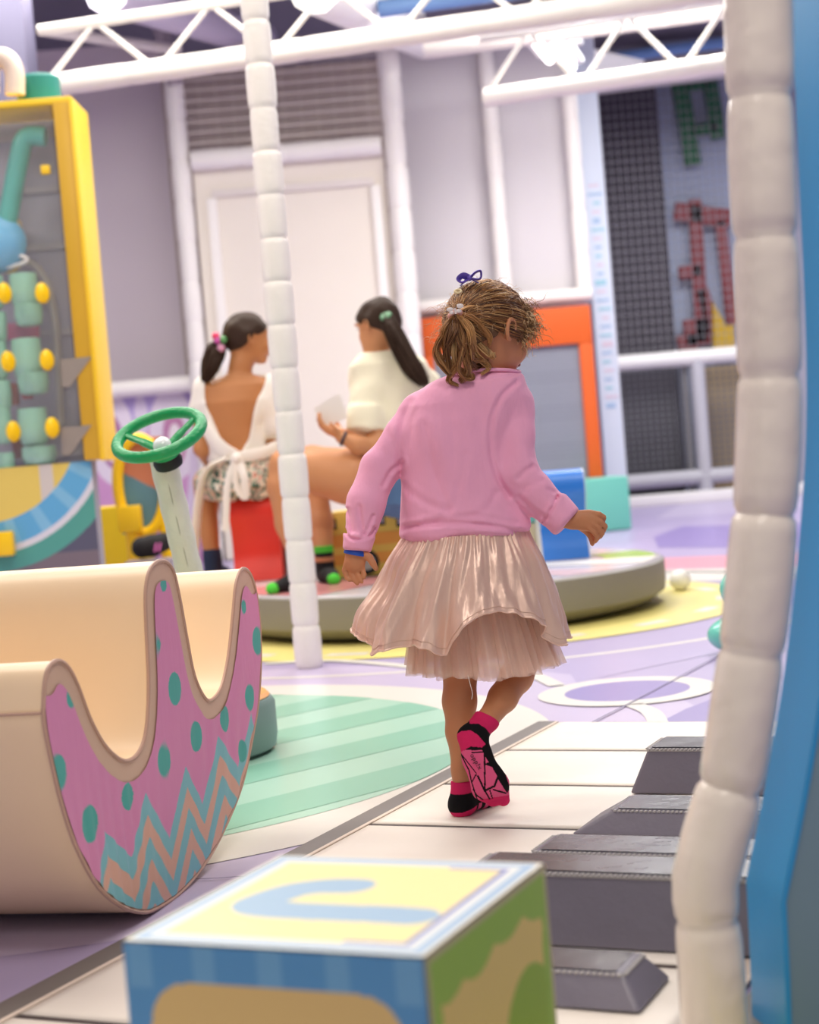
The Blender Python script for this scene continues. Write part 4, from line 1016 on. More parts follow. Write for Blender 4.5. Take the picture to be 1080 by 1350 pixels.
# ================================================================ people
def nrmz(v): v = np.array(v, float); return v/np.linalg.norm(v)
def strandsVF(Ps, r, sides=3, taper=0.35):
    """Ps (S,n,3) strand centre lines"""
    Ps = np.asarray(Ps, float); S_, n_, _ = Ps.shape
    T = np.gradient(Ps, axis=1); T /= np.linalg.norm(T, axis=2, keepdims=True)+1e-12
    A = np.cross(T, np.array([0.31, 0.87, 0.38])); A /= np.linalg.norm(A, axis=2, keepdims=True)+1e-12; B = np.cross(T, A)
    rr = (np.asarray(r).reshape(-1, 1)*np.interp(np.linspace(0, 1, n_), [0, 0.15, 0.7, 1], [0.7, 1, 1, taper])[None])[..., None]
    V = np.stack([Ps+rr*(math.cos(a)*A+math.sin(a)*B) for a in np.linspace(0, 2*math.pi, sides, endpoint=False)], 2)
    V = V.reshape(-1, 3); s, i, k = np.meshgrid(np.arange(S_), np.arange(n_-1), np.arange(sides), indexing='ij')
    b = (s*n_+i)*sides; F = np.stack([b+k, b+(k+1) % sides, b+sides+(k+1) % sides, b+sides+k], -1).reshape(-1, 4)
    return V, F
def haircols(S_, per, pal, w=None):
    pal = lin(np.array(pal)); c = pal[RNG.choice(len(pal), S_, p=w)]*RNG.uniform(0.75, 1.2, (S_, 1)); return np.repeat(c, per, axis=0)
def hand(F, wrist, d, n, s=1.0, thumb=1, curl=0.3, spread=0.12):
    d = nrmz(d); n = np.array(n, float); n = nrmz(n-np.dot(n, d)*d); sd = np.cross(d, n)*thumb
    w = np.array(wrist, float); pc_ = w+d*0.055*s
    F.cone(w, pc_, 0.019*s, 0.029*s, 0.008*s, squash=(n, 0.5))
    for i, (o, L) in enumerate([(0.021, 0.062), (0.007, 0.07), (-0.007, 0.066), (-0.020, 0.052)]):
        p = w+d*0.072*s+sd*o*s; dd = nrmz(d+sd*(o/0.02)*spread); q = [p]
        for k, f in enumerate((0.42, 0.32, 0.26)):
            a = curl*(k+0.6); dk = dd*math.cos(a)+n*math.sin(a); q.append(q[-1]+dk*L*f*s)
        F.chain(q, [0.0088*s, 0.0082*s, 0.0075*s, 0.0062*s], 0.002*s)
    p = w+d*0.02*s+sd*0.018*s; q = p+nrmz(d*0.6+sd*0.75+n*0.25)*0.03*s; r = q+nrmz(d*0.9+sd*0.3+n*0.3)*0.026*s
    F.chain([p, q, r], [0.012*s, 0.0095*s, 0.0075*s], 0.004*s)
def head(F, c, f, s=1.0, hairless=True):
    r, f, u = frameof(f); c = np.array(c, float); A = [r, f, u]
    F.ell(c, (0.070*s, 0.085*s, 0.078*s), 0.01, A)
    F.ell(c+f*0.028*s-u*0.045*s, (0.054*s, 0.055*s, 0.058*s), 0.02*s, A)
    F.ell(c+f*0.060*s-u*0.088*s, (0.022*s, 0.02*s, 0.018*s), 0.02*s, A)                  # chin
    F.chain([c+f*0.083*s-u*0.005*s, c+f*0.096*s-u*0.034*s], [0.007*s, 0.0105*s], 0.012*s)  # nose
    for k in (-1, 1):
        F.ell(c+f*0.082*s-u*0.036*s+r*k*0.009*s, (0.007*s, 0.007*s, 0.006*s), 0.006*s, A)
        F.ell(c+f*0.062*s-u*0.040*s+r*k*0.034*s, (0.02*s, 0.016*s, 0.02*s), 0.02*s, A)   # cheeks
        F.ell(c+f*0.078*s+u*0.018*s+r*k*0.03*s, (0.022*s, 0.008*s, 0.006*s), 0.012*s, A)  # brows
        e = c+r*k*0.070*s-f*0.004*s-u*0.016*s                                                # ears
        e0 = nrmz(f*0.35+r*k*0.2); ee = []
        for a in np.linspace(-0.5, 4.3, 10): ee.append(e+r*k*0.006*s+(-f*math.cos(a)*0.0-0)*s+(-f*math.sin(a-0.9)*0.013+u*math.cos(a-0.9)*0.021)*s+r*k*0.006*s*max(0, math.sin(a-0.9)))
        F.chain(ee, [0.0042*s]*10, 0.003*s)
        F.ell(e-u*0.004*s, (0.005*s, 0.012*s, 0.018*s), 0.005*s, A)
    F.chain([c+f*0.083*s-u*0.056*s-r*0.018*s, c+f*0.090*s-u*0.056*s, c+f*0.083*s-u*0.056*s+r*0.018*s], [0.004*s, 0.0055*s, 0.004*s], 0.006*s)
    F.chain([c+f*0.081*s-u*0.064*s-r*0.013*s, c+f*0.087*s-u*0.065*s, c+f*0.081*s-u*0.064*s+r*0.013*s], [0.004*s, 0.0055*s, 0.004*s], 0.006*s)
    return r, f, u
def face_bits(c, r, f, u, s, par, iris=(70, 44, 28)):
    for k in (-1, 1):
        e = c+f*0.073*s+u*0.002*s+r*k*0.030*s
        sph('eyeball', e, 0.0125*s, mat('eye_white', (236, 232, 226), 0.2), par)
        q = e+f*0.0085*s+r*k*0.002*s; sph('iris', q, 0.0058*s, mat('iris_brown', iris, 0.15), par)
        tube('eyebrow', [c+f*0.084*s+u*0.020*s+r*k*0.016*s, c+f*0.085*s+u*0.026*s+r*k*0.030*s, c+f*0.076*s+u*0.022*s+r*k*0.046*s], 0.0022*s, mat('brow_dark', (60, 40, 28), 0.7), par, 6)
    tube('lips', [c+f*0.086*s-u*0.0595*s-r*0.017*s, c+f*0.0935*s-u*0.060*s, c+f*0.086*s-u*0.0595*s+r*0.017*s], 0.004*s, mat('lips_rose', (186, 104, 96), 0.4), par, 8)
def wobble(seed, amp, fr):
    g = np.random.default_rng(seed); K = g.normal(size=(7, 3)); K /= np.linalg.norm(K, axis=1)[:, None]; ph = g.uniform(0, 6.28, 7); fs = fr*g.uniform(0.6, 1.7, 7)
    def f(X, Y, Z): return amp/3*sum(np.sin(fs[i]*(K[i, 0]*X+K[i, 1]*Y+K[i, 2]*Z)+ph[i]) for i in range(7))
    return f

# ---------------------------------------------------------------- the walking girl
M_skin = mat('skin_fair', (202, 138, 98), 0.5, spec=0.35, sss=0.12, noise=0.03, nscale=18, bump=0.04, bscale=500)
GS = 3.2/FPX
F1 = Field((-0.16, 2.98, 0.0), (0.40, 3.42, 1.06), 0.0028)
Hc = P(642, 430, 3.2); hf = np.array([math.sin(math.radians(50)), math.cos(math.radians(50)), -0.30])
hr, hfw, hu = head(F1, Hc, hf, 0.94)
F1.chain([P(632, 520, 3.2), P(636, 492, 3.2), Hc-hu*0.035-hfw*0.015], [0.042, 0.034, 0.036], 0.02)
zof = lambda py, px=614, Y=3.2: P(px, py, Y)[2]
xof = lambda px, py, Y=3.2: P(px, py, Y)[0]
def ring(py, cx, hw, hd, dy=0.0, Y=3.2):
    return (P(cx, py, Y)[2], P(cx, py, Y)[0], Y+dy, hw*Y/FPX, hd)
F1.loft([ring(775, 614, 62, 0.07), ring(730, 614, 66, 0.075), ring(690, 612, 58, 0.066), ring(640, 604, 54, 0.062), ring(580, 604, 58, 0.064), ring(530, 614, 58, 0.058), ring(508, 624, 34, 0.04)], 0.02)
# arms
F1.chain([P(563, 547, 3.2), P(502, 616, 3.19), P(474, 700, 3.15), P(468, 727, 3.14)], [0.027, 0.023, 0.018, 0.0165], 0.015)
F1.chain([P(674, 540, 3.2), P(680, 622, 3.17), P(735, 680, 3.135), P(755, 686, 3.13)], [0.027, 0.023, 0.018, 0.0165], 0.015)
# left hand, palm towards the camera
ny = (0, 1, 0)
F1.cone(P(468, 727, 3.14), P(468, 741, 3.137), 0.0175, 0.0205, 0.006, squash=(ny, 0.55))
for pts, r in [([(457, 742, 3.138), (454, 752, 3.142), (457, 761, 3.140), (461, 765, 3.136)], 0.0050), ([(463, 745, 3.138), (463, 755, 3.140), (467, 764, 3.136), (471, 769, 3.130)], 0.0053),
               ([(470, 745, 3.138), (471, 755, 3.138), (474, 763, 3.132), (477, 767, 3.126)], 0.0053), ([(476, 742, 3.138), (478, 750, 3.138), (480, 757, 3.133), (480, 761, 3.128)], 0.0050)]:
    F1.chain([P(*q) for q in pts], [r*1.08, r, r*0.95, r*0.82], 0.0015)
F1.chain([P(478, 730, 3.137), P(487, 735, 3.130), P(492, 743, 3.126), P(496, 750, 3.124)], [0.0095, 0.0072, 0.0062, 0.0048], 0.003)
# right hand, loosely closed
F1.cone(P(754, 685, 3.13), P(776, 686, 3.125), 0.0175, 0.0205, 0.006, squash=(ny, 0.6))
for pts, r in [([(779, 676, 3.122), (790, 678, 3.122), (796, 682, 3.126), (795, 689, 3.132)], 0.0055), ([(782, 683, 3.118), (792, 688, 3.118), (798, 694, 3.122), (796, 700, 3.130)], 0.0055),
               ([(781, 690, 3.117), (789, 696, 3.117), (794, 703, 3.121), (791, 708, 3.129)], 0.0053), ([(777, 696, 3.118), (784, 702, 3.118), (788, 709, 3.121), (785, 714, 3.126)], 0.0050)]:
    F1.chain([P(*q) for q in pts], [r*1.1, r, r*0.95, r*0.85], 0.0018)
F1.chain([P(766, 694, 3.135), P(776, 702, 3.140), P(781, 711, 3.138), P(781, 717, 3.134)], [0.0085, 0.0068, 0.0058, 0.0048], 0.003)
# legs
F1.chain([P(592, 770, 3.2), P(607, 880, 3.20), P(606, 925, 3.185), P(607, 965, 3.175), P(609, 1015, 3.165), P(609, 1050, 3.165)], [0.052, 0.0335, 0.0315, 0.0265, 0.0185, 0.0175], 0.012)
F1.chain([P(648, 770, 3.2), P(694, 862, 3.27), P(681, 892, 3.225), P(663, 920, 3.17), P(642, 950, 3.112), P(630, 964, 3.098)], [0.052, 0.033, 0.031, 0.0270, 0.0195, 0.018], 0.012)
F1.cone(P(609, 1052, 3.165), P(609, 1062, 3.165), 0.0165, 0.017, 0.005)
F1.chain([P(609, 1066, 3.168), np.array([P(610, 1070, 3.17)[0]+0.03, 3.205, 0.027]), np.array([P(610, 1070, 3.17)[0]+0.058, 3.235, 0.025])], [0.014, 0.013, 0.010], 0.01)
F1.chain([P(624, 970, 3.09), P(635, 1005, 3.088), P(652, 1042, 3.096)], [0.014, 0.013, 0.012], 0.01)
V, F = F1.mesh(); V = relax(V, F, 1, 0.4)
girl = mk('person', V, F, M_skin, smooth=True, origin=P(612, 1083, 3.165)*[1, 1, 0])
tag(girl, 'small child in a pink long-sleeved top and blush skirt walking away across the piano mat', 'person')
del F1
face_bits(Hc, hr, hfw, hu, 0.94, girl)

# shirt
M_shirt = mat('shirt_pink', (246, 174, 206), 0.8, spec=0.2, bump=0.30, bscale=26, sheen=0.25, noise=0.04, nscale=12, bstretch=(1.6, 1.6, 0.55))
F2 = Field((-0.16, 3.0, 0.50), (0.36, 3.36, 0.90), 0.0030)
F2.loft([ring(711, 615, 84, 0.096), ring(698, 614, 87, 0.10), ring(684, 613, 85.5, 0.096), ring(650, 606, 79, 0.088), ring(600, 601, 75, 0.082), ring(555, 606, 78, 0.08), ring(530, 612, 80, 0.074), ring(510, 622, 70, 0.064), ring(497, 630, 58, 0.054), ring(488, 635, 44, 0.046)], 0.01, 2.4, 0.02)
F2.chain([P(553, 541, 3.2), P(531, 572, 3.19), P(502, 616, 3.185), P(483, 662, 3.165), P(474, 706, 3.145)], [0.034, 0.034, 0.0365, 0.0345, 0.0265], 0.012)
F2.chain([P(678, 532, 3.195), P(680, 575, 3.18), P(680, 626, 3.16), P(706, 652, 3.148), P(732, 674, 3.14)], [0.036, 0.0365, 0.0365, 0.032, 0.029], 0.012)
F2.cyl(P(474.5, 704, 3.146), P(471, 727, 3.14), 0.0315, 0.0275, 0.006, 0.001)
F2.cyl(P(727, 667, 3.142), P(748, 688, 3.131), 0.0325, 0.0315, 0.005, 0.001)
wv1, wv2 = wobble(3, 0.0026, 42), wobble(5, 0.0013, 95)
creases = [  # (pixel polyline, depth, width)
    ([(683, 503), (664, 520), (651, 545), (647, 575), (650, 606), (658, 632), (672, 655)], 0.0036, 0.0045),
    ([(541, 528), (530, 556), (527, 600), (528, 625)], 0.0036, 0.005), ([(528, 700), (545, 694), (600, 689), (660, 695), (700, 708)], 0.0050, 0.0045),
    ([(560, 688), (620, 680), (680, 690)], 0.0022, 0.0045), ([(530, 610), (515, 622), (505, 640)], 0.004, 0.004), ([(505, 560), (520, 590), (526, 614)], 0.002, 0.006),
    ([(458, 672), (462, 690), (463, 702)], 0.004, 0.003), ([(474, 668), (476, 690), (480, 704)], 0.004, 0.0035), ([(492, 680), (484, 700), (478, 706)], 0.004, 0.003),
    ([(702, 616), (692, 622), (684, 630)], 0.0036, 0.0045), ([(714, 634), (700, 640), (690, 648)], 0.0026, 0.005), ([(722, 645), (735, 652), (728, 662)], 0.002, 0.003),
    ([(686, 655), (705, 674), (722, 683)], 0.003, 0.004), ([(736, 655), (728, 668), (717, 688)], 0.0050, 0.0028), ([(454, 700), (462, 709), (474, 711), (488, 706), (494, 696)], 0.0050, 0.0028),
    ([(580, 500), (596, 560), (600, 640)], 0.0014, 0.009), ([(640, 505), (632, 560), (640, 620)], 0.0014, 0.009), ([(560, 560), (572, 620), (590, 670)], 0.0016, 0.007), ([(615, 600), (600, 660), (575, 690)], 0.0014, 0.006),
    ([(530, 640), (560, 662), (590, 672)], 0.0016, 0.006), ([(655, 650), (640, 672), (610, 684)], 0.0018, 0.006), ([(590, 494), (620, 499), (665, 497), (684, 492)], 0.0022, 0.002)]
def shirt_disp(X, Y, Z):
    d = wv1(X, Y, Z)+wv2(X, Y, Z); g = 0
    for pl, dep, wd_ in creases:
        pts = [tuple(P(x, y, 3.12)[[0, 2]]) for x, y in pl]
        dd = poly_d(X, Z, catmull([list(q)+[0] for q in pts], 4)[:, :2].tolist()) if len(pts) > 2 else poly_d(X, Z, pts)
        g = g+dep*np.exp(-(dd/wd_)**2)-0.35*dep*np.exp(-((dd-2.2*wd_)/wd_)**2)
    return d+g*np.clip((3.19-Y)/0.03, 0, 1)
F2.disp(shirt_disp)
V, F = F2.mesh(); V = relax(V, F, 1, 0.35)
mk('long_sleeved_top', V, F, M_shirt, girl, smooth=True); del F2
nk = [P(x, y, 3.2)+np.array([0, dy, 0]) for x, y, dy in [(590, 494, -0.03), (612, 491, -0.048), (640, 489, -0.052), (668, 489, -0.04), (684, 491, -0.01), (680, 488, 0.03), (640, 486, 0.045), (598, 489, 0.03)]]
tube('neckband', catmull(nk+[nk[0]], 6)[:-1], 0.0035, M_shirt, girl, 8, closed=True)

# skirt
def wob(th, ks, seed):
    g = np.random.default_rng(seed); return sum(g.uniform(0.5, 1)*np.sin(k*th+g.uniform(0, 6.28)) for k in ks)/len(ks)**0.5
M_skirt = mat('skirt_satin', (234, 198, 180), 0.38, spec=0.7, metal=0.22, sheen=0.2, bump=0.35, bscale=38, bstretch=(1, 1, 0.16), noise=0.03, nscale=16)
nt_, nv_ = 520, 90
th = np.linspace(0, 2*math.pi, nt_, endpoint=False)[:, None]; v = np.linspace(0, 1, nv_)[None]
zw = zof(702)
hem_px = [(458, 822), (466, 836), (480, 846), (494, 855), (500, 857), (512, 850), (530, 846), (552, 843), (568, 848), (580, 856), (586, 856), (592, 838), (602, 820), (618, 806), (640, 799), (664, 801), (686, 810), (706, 824), (716, 838), (724, 850), (734, 850), (745, 838)]
hx = np.array([p[0] for p in hem_px]); hy = np.array([p[1] for p in hem_px])
xx = 601+138*np.cos(th[:, 0]); front = np.sin(th[:, 0]) < 0
hyv = np.where(front, np.interp(xx, hx, hy), 835+6*np.sin(7*th[:, 0]))
sm = np.clip(np.abs(np.sin(th[:, 0]))/0.25, 0, 1); hyv = np.where(front, hyv, hyv*sm+(1-sm)*np.interp(xx, hx, hy))
hz_ = np.array([P(a, b, 3.15)[2] for a, b in zip(xx, hyv)])[:, None]
zz_ = zw+(hz_-zw)*v
vz = (zw-zz_)/(zw-zof(838))                               # how far down in height
rx = np.interp(vz, [0, 0.08, 0.3, 0.6, 0.9, 1.1], [0.120, 0.127, 0.154, 0.182, 0.203, 0.212]); ry = np.interp(vz, [0, 0.08, 0.3, 0.6, 1.0, 1.1], [0.098, 0.104, 0.122, 0.14, 0.158, 0.162])
pleat = 0.014*np.clip(v, 0, 1)**0.9*wob(th, [9, 13, 17], 4)+0.0065*v**0.6*wob(th+0.10*np.sin(3*v), [22, 29, 37], 5)+0.0030*np.exp(-v/0.22)*wob(th, [52, 61, 70, 83], 6)+0.0012*v*np.sin(th*60+9*v)
xth = 601+138*np.cos(th)
arch = np.exp(-((xth-650)/62.0)**2)*(np.sin(th) < 0)
pleat = pleat*(1-0.45*arch*v)+0.020*arch*v**2.5
dent = np.exp(-((xth-583)/9.0)**2)*(np.sin(th) < 0); pleat = pleat-0.020*dent*v**1.5
flip = np.exp(-((xth-478)/20.0)**2)*(np.sin(th) < 0.2); pleat = pleat+0.006*flip*np.sin(v*10)
cxm = xof(613, 702)+(xof(601, 835)-xof(613, 702))*np.clip(vz, 0, 1.1)
SX = cxm+(rx+pleat)*np.cos(th); SY = 3.2+(ry+pleat)*np.sin(th); SZ = zz_+0.0012*np.sin(th*40)*v
SP = np.stack([SX, SY, SZ], -1)
def sheet(name, SP, m, par, th_, closed=True, **k):
    nt, nv, _ = SP.shape; i, j = np.meshgrid(np.arange(nt if closed else nt-1), np.arange(nv-1), indexing='ij')
    a = (i*nv+j).ravel(); b = (((i+1) % nt)*nv+j).ravel()
    F = np.stack([a, a+1, b+1, b], 1)
    if th_:
        du = np.roll(SP, -1, 0)-np.roll(SP, 1, 0) if closed else np.gradient(SP, axis=0)
        N = np.cross(du, np.gradient(SP, axis=1)); N /= np.linalg.norm(N, axis=2, keepdims=True)+1e-12
        V2 = SP+N*th_; n0 = nt*nv; F2_ = (F+n0)[:, ::-1]
        i = np.arange(nt if closed else nt-1); e = []
        for j in (0, nv-1):
            p, q = i*nv+j, ((i+1) % nt)*nv+j; e.append(np.stack([p, q, q+n0, p+n0], 1))
        F = np.concatenate([F, F2_]+e); V = np.concatenate([SP.reshape(-1, 3), V2.reshape(-1, 3)])
    else: V = SP.reshape(-1, 3)
    return fixn(mk(name, V, F, m, par, smooth=True, **k))
skirt = sheet('skirt', SP, M_skirt, girl, 0.0013)
hemr = SP[:, -1]; tube('hem', hemr, 0.0021, M_skirt, skirt, 6, closed=True)
hem2 = SP[:, -6]; tube('hem_stitching', hem2+np.stack([np.cos(th[:, 0]), np.sin(th[:, 0]), 0*th[:, 0]], 1)*0.0008, 0.0006, mat('stitch_tan', (222, 188, 168), 0.6), skirt, 4, closed=True)
# tulle underskirt
def tulle_mat():
    m = bpy.data.materials.new('tulle'); m.use_nodes = True; nt = m.node_tree; b = nt.nodes['Principled BSDF']; out_ = nt.nodes['Material Output']
    b.inputs['Base Color'].default_value = tuple(lin((255, 232, 220)))+(1,); b.inputs['Roughness'].default_value = 0.8
    tl = nt.nodes.new('ShaderNodeBsdfTranslucent'); tl.inputs[0].default_value = tuple(lin((255, 232, 220)))+(1,)
    tr = nt.nodes.new('ShaderNodeBsdfTransparent'); m1 = nt.nodes.new('ShaderNodeMixShader'); m1.inputs[0].default_value = 0.45
    m2 = nt.nodes.new('ShaderNodeMixShader'); m2.inputs[0].default_value = 0.46
    nt.links.new(b.outputs[0], m1.inputs[1]); nt.links.new(tl.outputs[0], m1.inputs[2]); nt.links.new(m1.outputs[0], m2.inputs[1]); nt.links.new(tr.outputs[0], m2.inputs[2]); nt.links.new(m2.outputs[0], out_.inputs[0]); return m
M_tul = tulle_mat()
for L in range(3):
    nt2 = 420; t2 = np.linspace(0, 2*math.pi, nt2, endpoint=False)[:, None]; v2 = np.linspace(0, 1, 40)[None]
    x2 = 640+97*np.cos(t2[:, 0]); hyy = np.where(np.sin(t2[:, 0]) < 0, np.interp(x2, [540, 560, 600, 640, 680, 712, 740], [892, 893, 890, 893, 890, 884, 876]), 884)+2.5*wob(t2[:, 0], [9, 15, 22], 20+L)-1.5*L
    hz2 = np.array([P(a, b, 3.15)[2] for a, b in zip(x2, hyy)])[:, None]; z2 = zof(742)+(hz2-zof(742))*v2
    sc_ = 1-0.035*L
    rx2 = np.interp(v2, [0, 0.4, 0.8, 1], [0.105, 0.120, 0.134, 0.143])*sc_; ry2 = np.interp(v2, [0, 0.5, 1], [0.085, 0.098, 0.108])*sc_
    pl2 = 0.012*v2**0.7*wob(t2, [9, 14, 19], 30+L)+0.0060*v2**0.5*wob(t2, [27, 36, 43], 40+L)+0.0015*v2*wob(t2, [70, 85], 50+L)
    c2 = xof(618, 742)+(xof(640, 890)-xof(618, 742))*v2
    SP2 = np.stack([c2+(rx2+pl2)*np.cos(t2), 3.205+(ry2+pl2)*np.sin(t2), z2], -1)
    sheet('tulle_layer', SP2, M_tul, girl, 0)
tube('loose_thread', catmull([P(617, 890, 3.10), P(620, 902, 3.10), P(623, 914, 3.10), P(622, 922, 3.10)], 5), 0.0006, M_white, girl, 4)

# socks with printed soles
M_sock = mat('sock_knit', None, 0.85, spec=0.2, attr='col', bump=0.12, bscale=420)
PINK, BLK, ROSE = lin((214, 40, 100)), lin((16, 14, 18)), lin((226, 92, 138))
def ppx(V):
    d = V-CAMP; z = d@CF; return 540+FPX*(d@CX)/z, 675-FPX*(d@CY)/z
FR = Field((0.04, 3.02, 0.02), (0.24, 3.18, 0.26), 0.0013)
FR.chain([P(645, 944, 3.118), P(641, 950, 3.112), P(627, 968, 3.092)], [0.0225, 0.0222, 0.0255], 0.008)
FR.cut(lambda X, Y, Z: (X-P(642.5, 947.5, 3.115)[0])*0.50+(Y-3.115)*0.45+(Z-P(642.5, 947.5, 3.115)[2])*0.74)
sqn = (0.05, 1, 0.12)
FR.chain([P(622, 972, 3.082), P(630, 1000, 3.080), P(645, 1032, 3.088)], [0.0275, 0.0265, 0.0345], 0.012, squash=(sqn, 0.62))
FR.chain([P(640, 1040, 3.092), P(650, 1052, 3.097)], [0.026, 0.0165], 0.008, squash=(sqn, 0.7))
FR.chain([P(655, 1036, 3.088), P(664, 1055, 3.096)], [0.024, 0.0115], 0.006, squash=(sqn, 0.7))
FR.disp(wobble(8, 0.0009, 160))
V, F = FR.mesh(); V = relax(V, F, 1, 0.4)
def cr6(lst): return [(570+x/7.94, 930+y/7.94) for x, y in lst]
lines = [([(300, 505), (375, 600), (462, 712)], 7), ([(295, 500), (385, 680), (412, 800), (470, 985), (560, 1065)], 9), ([(415, 492), (548, 488)], 9), ([(546, 480), (552, 880)], 11), ([(460, 722), (412, 806)], 9), ([(478, 740), (550, 895)], 13),
         ([(548, 612), (630, 640), (690, 745)], 9), ([(690, 745), (650, 845), (552, 892)], 15), ([(600, 590), (628, 640)], 8), ([(640, 882), (770, 918)], 11), ([(690, 760), (785, 905)], 11), ([(550, 890), (600, 978)], 11), ([(603, 890), (630, 970)], 9), ([(430, 880), (470, 945), (530, 985)], 9), ([(545, 505), (612, 620)], 8)]
def nrm_of(V, F):
    fn = np.cross(V[F[:, 2]]-V[F[:, 0]], V[F[:, 3]]-V[F[:, 1]]); N = np.zeros_like(V)
    for k in range(4): np.add.at(N, F[:, k], fn)
    return N/(np.linalg.norm(N, axis=1)[:, None]+1e-12)
N_ = nrm_of(V, F); qx, qy = ppx(V); cols_ = np.tile(BLK, (len(V), 1))
sole = N_[:, 1] < -0.05
rightside = inpoly(qx, qy, cr6([(515, 450), (560, 400), (640, 330), (700, 500), (760, 700), (820, 880), (775, 905), (690, 745), (628, 640), (548, 612), (600, 590), (545, 500)]))
cols_[sole] = ROSE
dmin = np.full(len(V), 9.0)
for pl, wpx in lines: dmin = np.minimum(dmin, poly_d(qx, qy, cr6(pl))-wpx/7.94/2*1.5)
cols_[sole & (dmin < 0)] = BLK; cols_[rightside & sole] = BLK
heel = inpoly(qx, qy, cr6([(300, 270), (400, 260), (480, 310), (560, 405), (520, 440), (400, 430), (330, 470), (280, 500), (200, 430), (230, 320)])); cols_[heel & (N_[:, 1] < 0.3)] = PINK
toe = qy > 1053-0.15*(qx-640); cols_[toe] = PINK; cols_[toe & (dmin < 0) & sole] = BLK
ax_ = (V-P(645, 944, 3.118))@nrmz(P(627, 968, 3.092)-P(645, 944, 3.118)); up_ = (ax_ < 0.030) & (qy < 992)
cols_[(qy < 989) & ~heel] = BLK; cols_[inpoly(qx, qy, cr6([(360, 50), (470, 20), (740, 120), (690, 330), (628, 330), (565, 242), (480, 190), (395, 192)]))] = PINK
sockr = mk('sock', V, F, M_sock, girl, smooth=True, cols=cols_); del FR
# small print on the sole
def text_mesh(name, body, size, o, u, v, m, parent, depth=0.0004):
    cu = bpy.data.curves.new('t', 'FONT'); cu.body = body; cu.size = size; cu.extrude = depth; cu.resolution_u = 3; cu.space_character = 1.15
    t = bpy.data.objects.new('t', cu); sc.collection.objects.link(t); bpy.context.view_layer.update()
    me = bpy.data.meshes.new_from_object(t.evaluated_get(bpy.context.evaluated_depsgraph_get())); V = np.array([vv.co for vv in me.vertices]); F = [tuple(p.vertices) for p in me.polygons]
    bpy.data.objects.remove(t); n = np.cross(u, v); V = np.array(o)+V[:, :1]*np.array(u)+V[:, 1:2]*np.array(v)+V[:, 2:]*n
    return mk(name, V, F, m, parent)
yS = min(V[(np.abs(qx-625) < 3) & (np.abs(qy-1005) < 3)][:, 1])-0.0012
a0, a1 = P(619.5, 995.5, yS), P(633.5, 1019, yS); tu = nrmz(a1-a0); tv = nrmz(np.cross((0, -1, 0), tu)); tv = np.cross(np.array([0, -1.0, 0]), tu)
text_mesh('sole_print', 'opp!x', 0.0125, a0, tu, tv, M_black, sockr, 0.0003)
FL = Field((0.0, 3.08, 0.0), (0.20, 3.32, 0.14), 0.0014)
FL.chain([P(609.5, 1024, 3.165), P(609, 1050, 3.165), P(609, 1064, 3.167)], [0.0212, 0.0212, 0.0232], 0.006)
FL.cut(lambda X, Y, Z: Z-P(609, 1029, 3.165)[2]+0*X+0*Y)
FL.ell(np.array([P(609, 1068, 3.165)[0], 3.165, 0.030]), (0.0235, 0.0245, 0.0215), 0.008)
tp0 = np.array([P(610, 1070, 3.17)[0], 3.17, 0.030]); tp1 = tp0+np.array([0.042, 0.048, -0.002]); tp2 = tp0+np.array([0.072, 0.078, -0.005])
FL.chain([tp0, tp1, tp2], [0.024, 0.0265, 0.021], 0.012, squash=((0, 0, 1), 0.75))
FL.cut(lambda X, Y, Z: 0.0102-Z+0*X+0*Y)
FL.disp(wobble(9, 0.0008, 160))
V, F = FL.mesh(); V = relax(V, F, 1, 0.4); N_ = nrm_of(V, F); qx, qy = ppx(V)
cols_ = np.tile(BLK, (len(V), 1)); z_ = V[:, 2]
d_ = (V-tp0)@nrmz(tp2-tp0)
cols_[z_ > P(609, 1044, 3.165)[2]] = PINK
heel = (z_ < P(609, 1068, 3.165)[2]+0.25*np.clip(V[:, 0]-tp0[0], 0, 1)) & (d_ < 0.016); cols_[heel] = PINK
low = (d_ > 0.022) & (z_ < 0.030) & (np.sin(d_*300) > 0); cols_[low & (z_ < 0.028)] = ROSE; cols_[d_ > 0.085] = PINK
mk('sock', V, F, M_sock, girl, smooth=True, cols=cols_); del FL
wbc = [P(469.5, 728, 3.141)+0.0205*(math.cos(a)*nrmz(P(480, 730, 3.14)-P(460, 726.5, 3.14))+0.85*math.sin(a)*np.array([0, 1, 0.0])) for a in np.linspace(0, 2*math.pi, 32, endpoint=False)]
tube('wristband', wbc, 0.0042, mat('band_blue', (30, 84, 190), 0.35), girl, 8, closed=True, flat=(0.5, 1.3))

# hair
M_hair = mat('hair_strands', None, 0.42, spec=0.6, attr='col')
M_hairbase = mat('hair_base', (104, 72, 44), 0.6, bump=0.5, bscale=90)
HA = np.array([hr, hfw, hu]); Rh = np.array([0.074, 0.090, 0.086])*0.97
def hl(b): return np.interp(b, [-0.095, -0.06, -0.028, -0.012, 0.012, 0.03, 0.05, 0.075, 0.1], [-0.070, -0.060, -0.036, -0.006, 0.004, -0.030, -0.020, 0.02, 0.045])
FH = Field(Hc-0.12, Hc+0.12, 0.0025)
FH.ell(Hc, Rh, 0.0, HA)
def hcut(X, Y, Z):
    b = (X-Hc[0])*hfw[0]+(Y-Hc[1])*hfw[1]+(Z-Hc[2])*hfw[2]; c = (X-Hc[0])*hu[0]+(Y-Hc[1])*hu[1]+(Z-Hc[2])*hu[2]
    return (hl(b)-c)*0.8
FH.cut(hcut); FH.disp(wobble(12, 0.002, 90))
V, F = FH.mesh(); V = relax(V, F, 2, 0.5)
hair = mk('hair', V, F, M_hairbase, girl, smooth=True); del FH
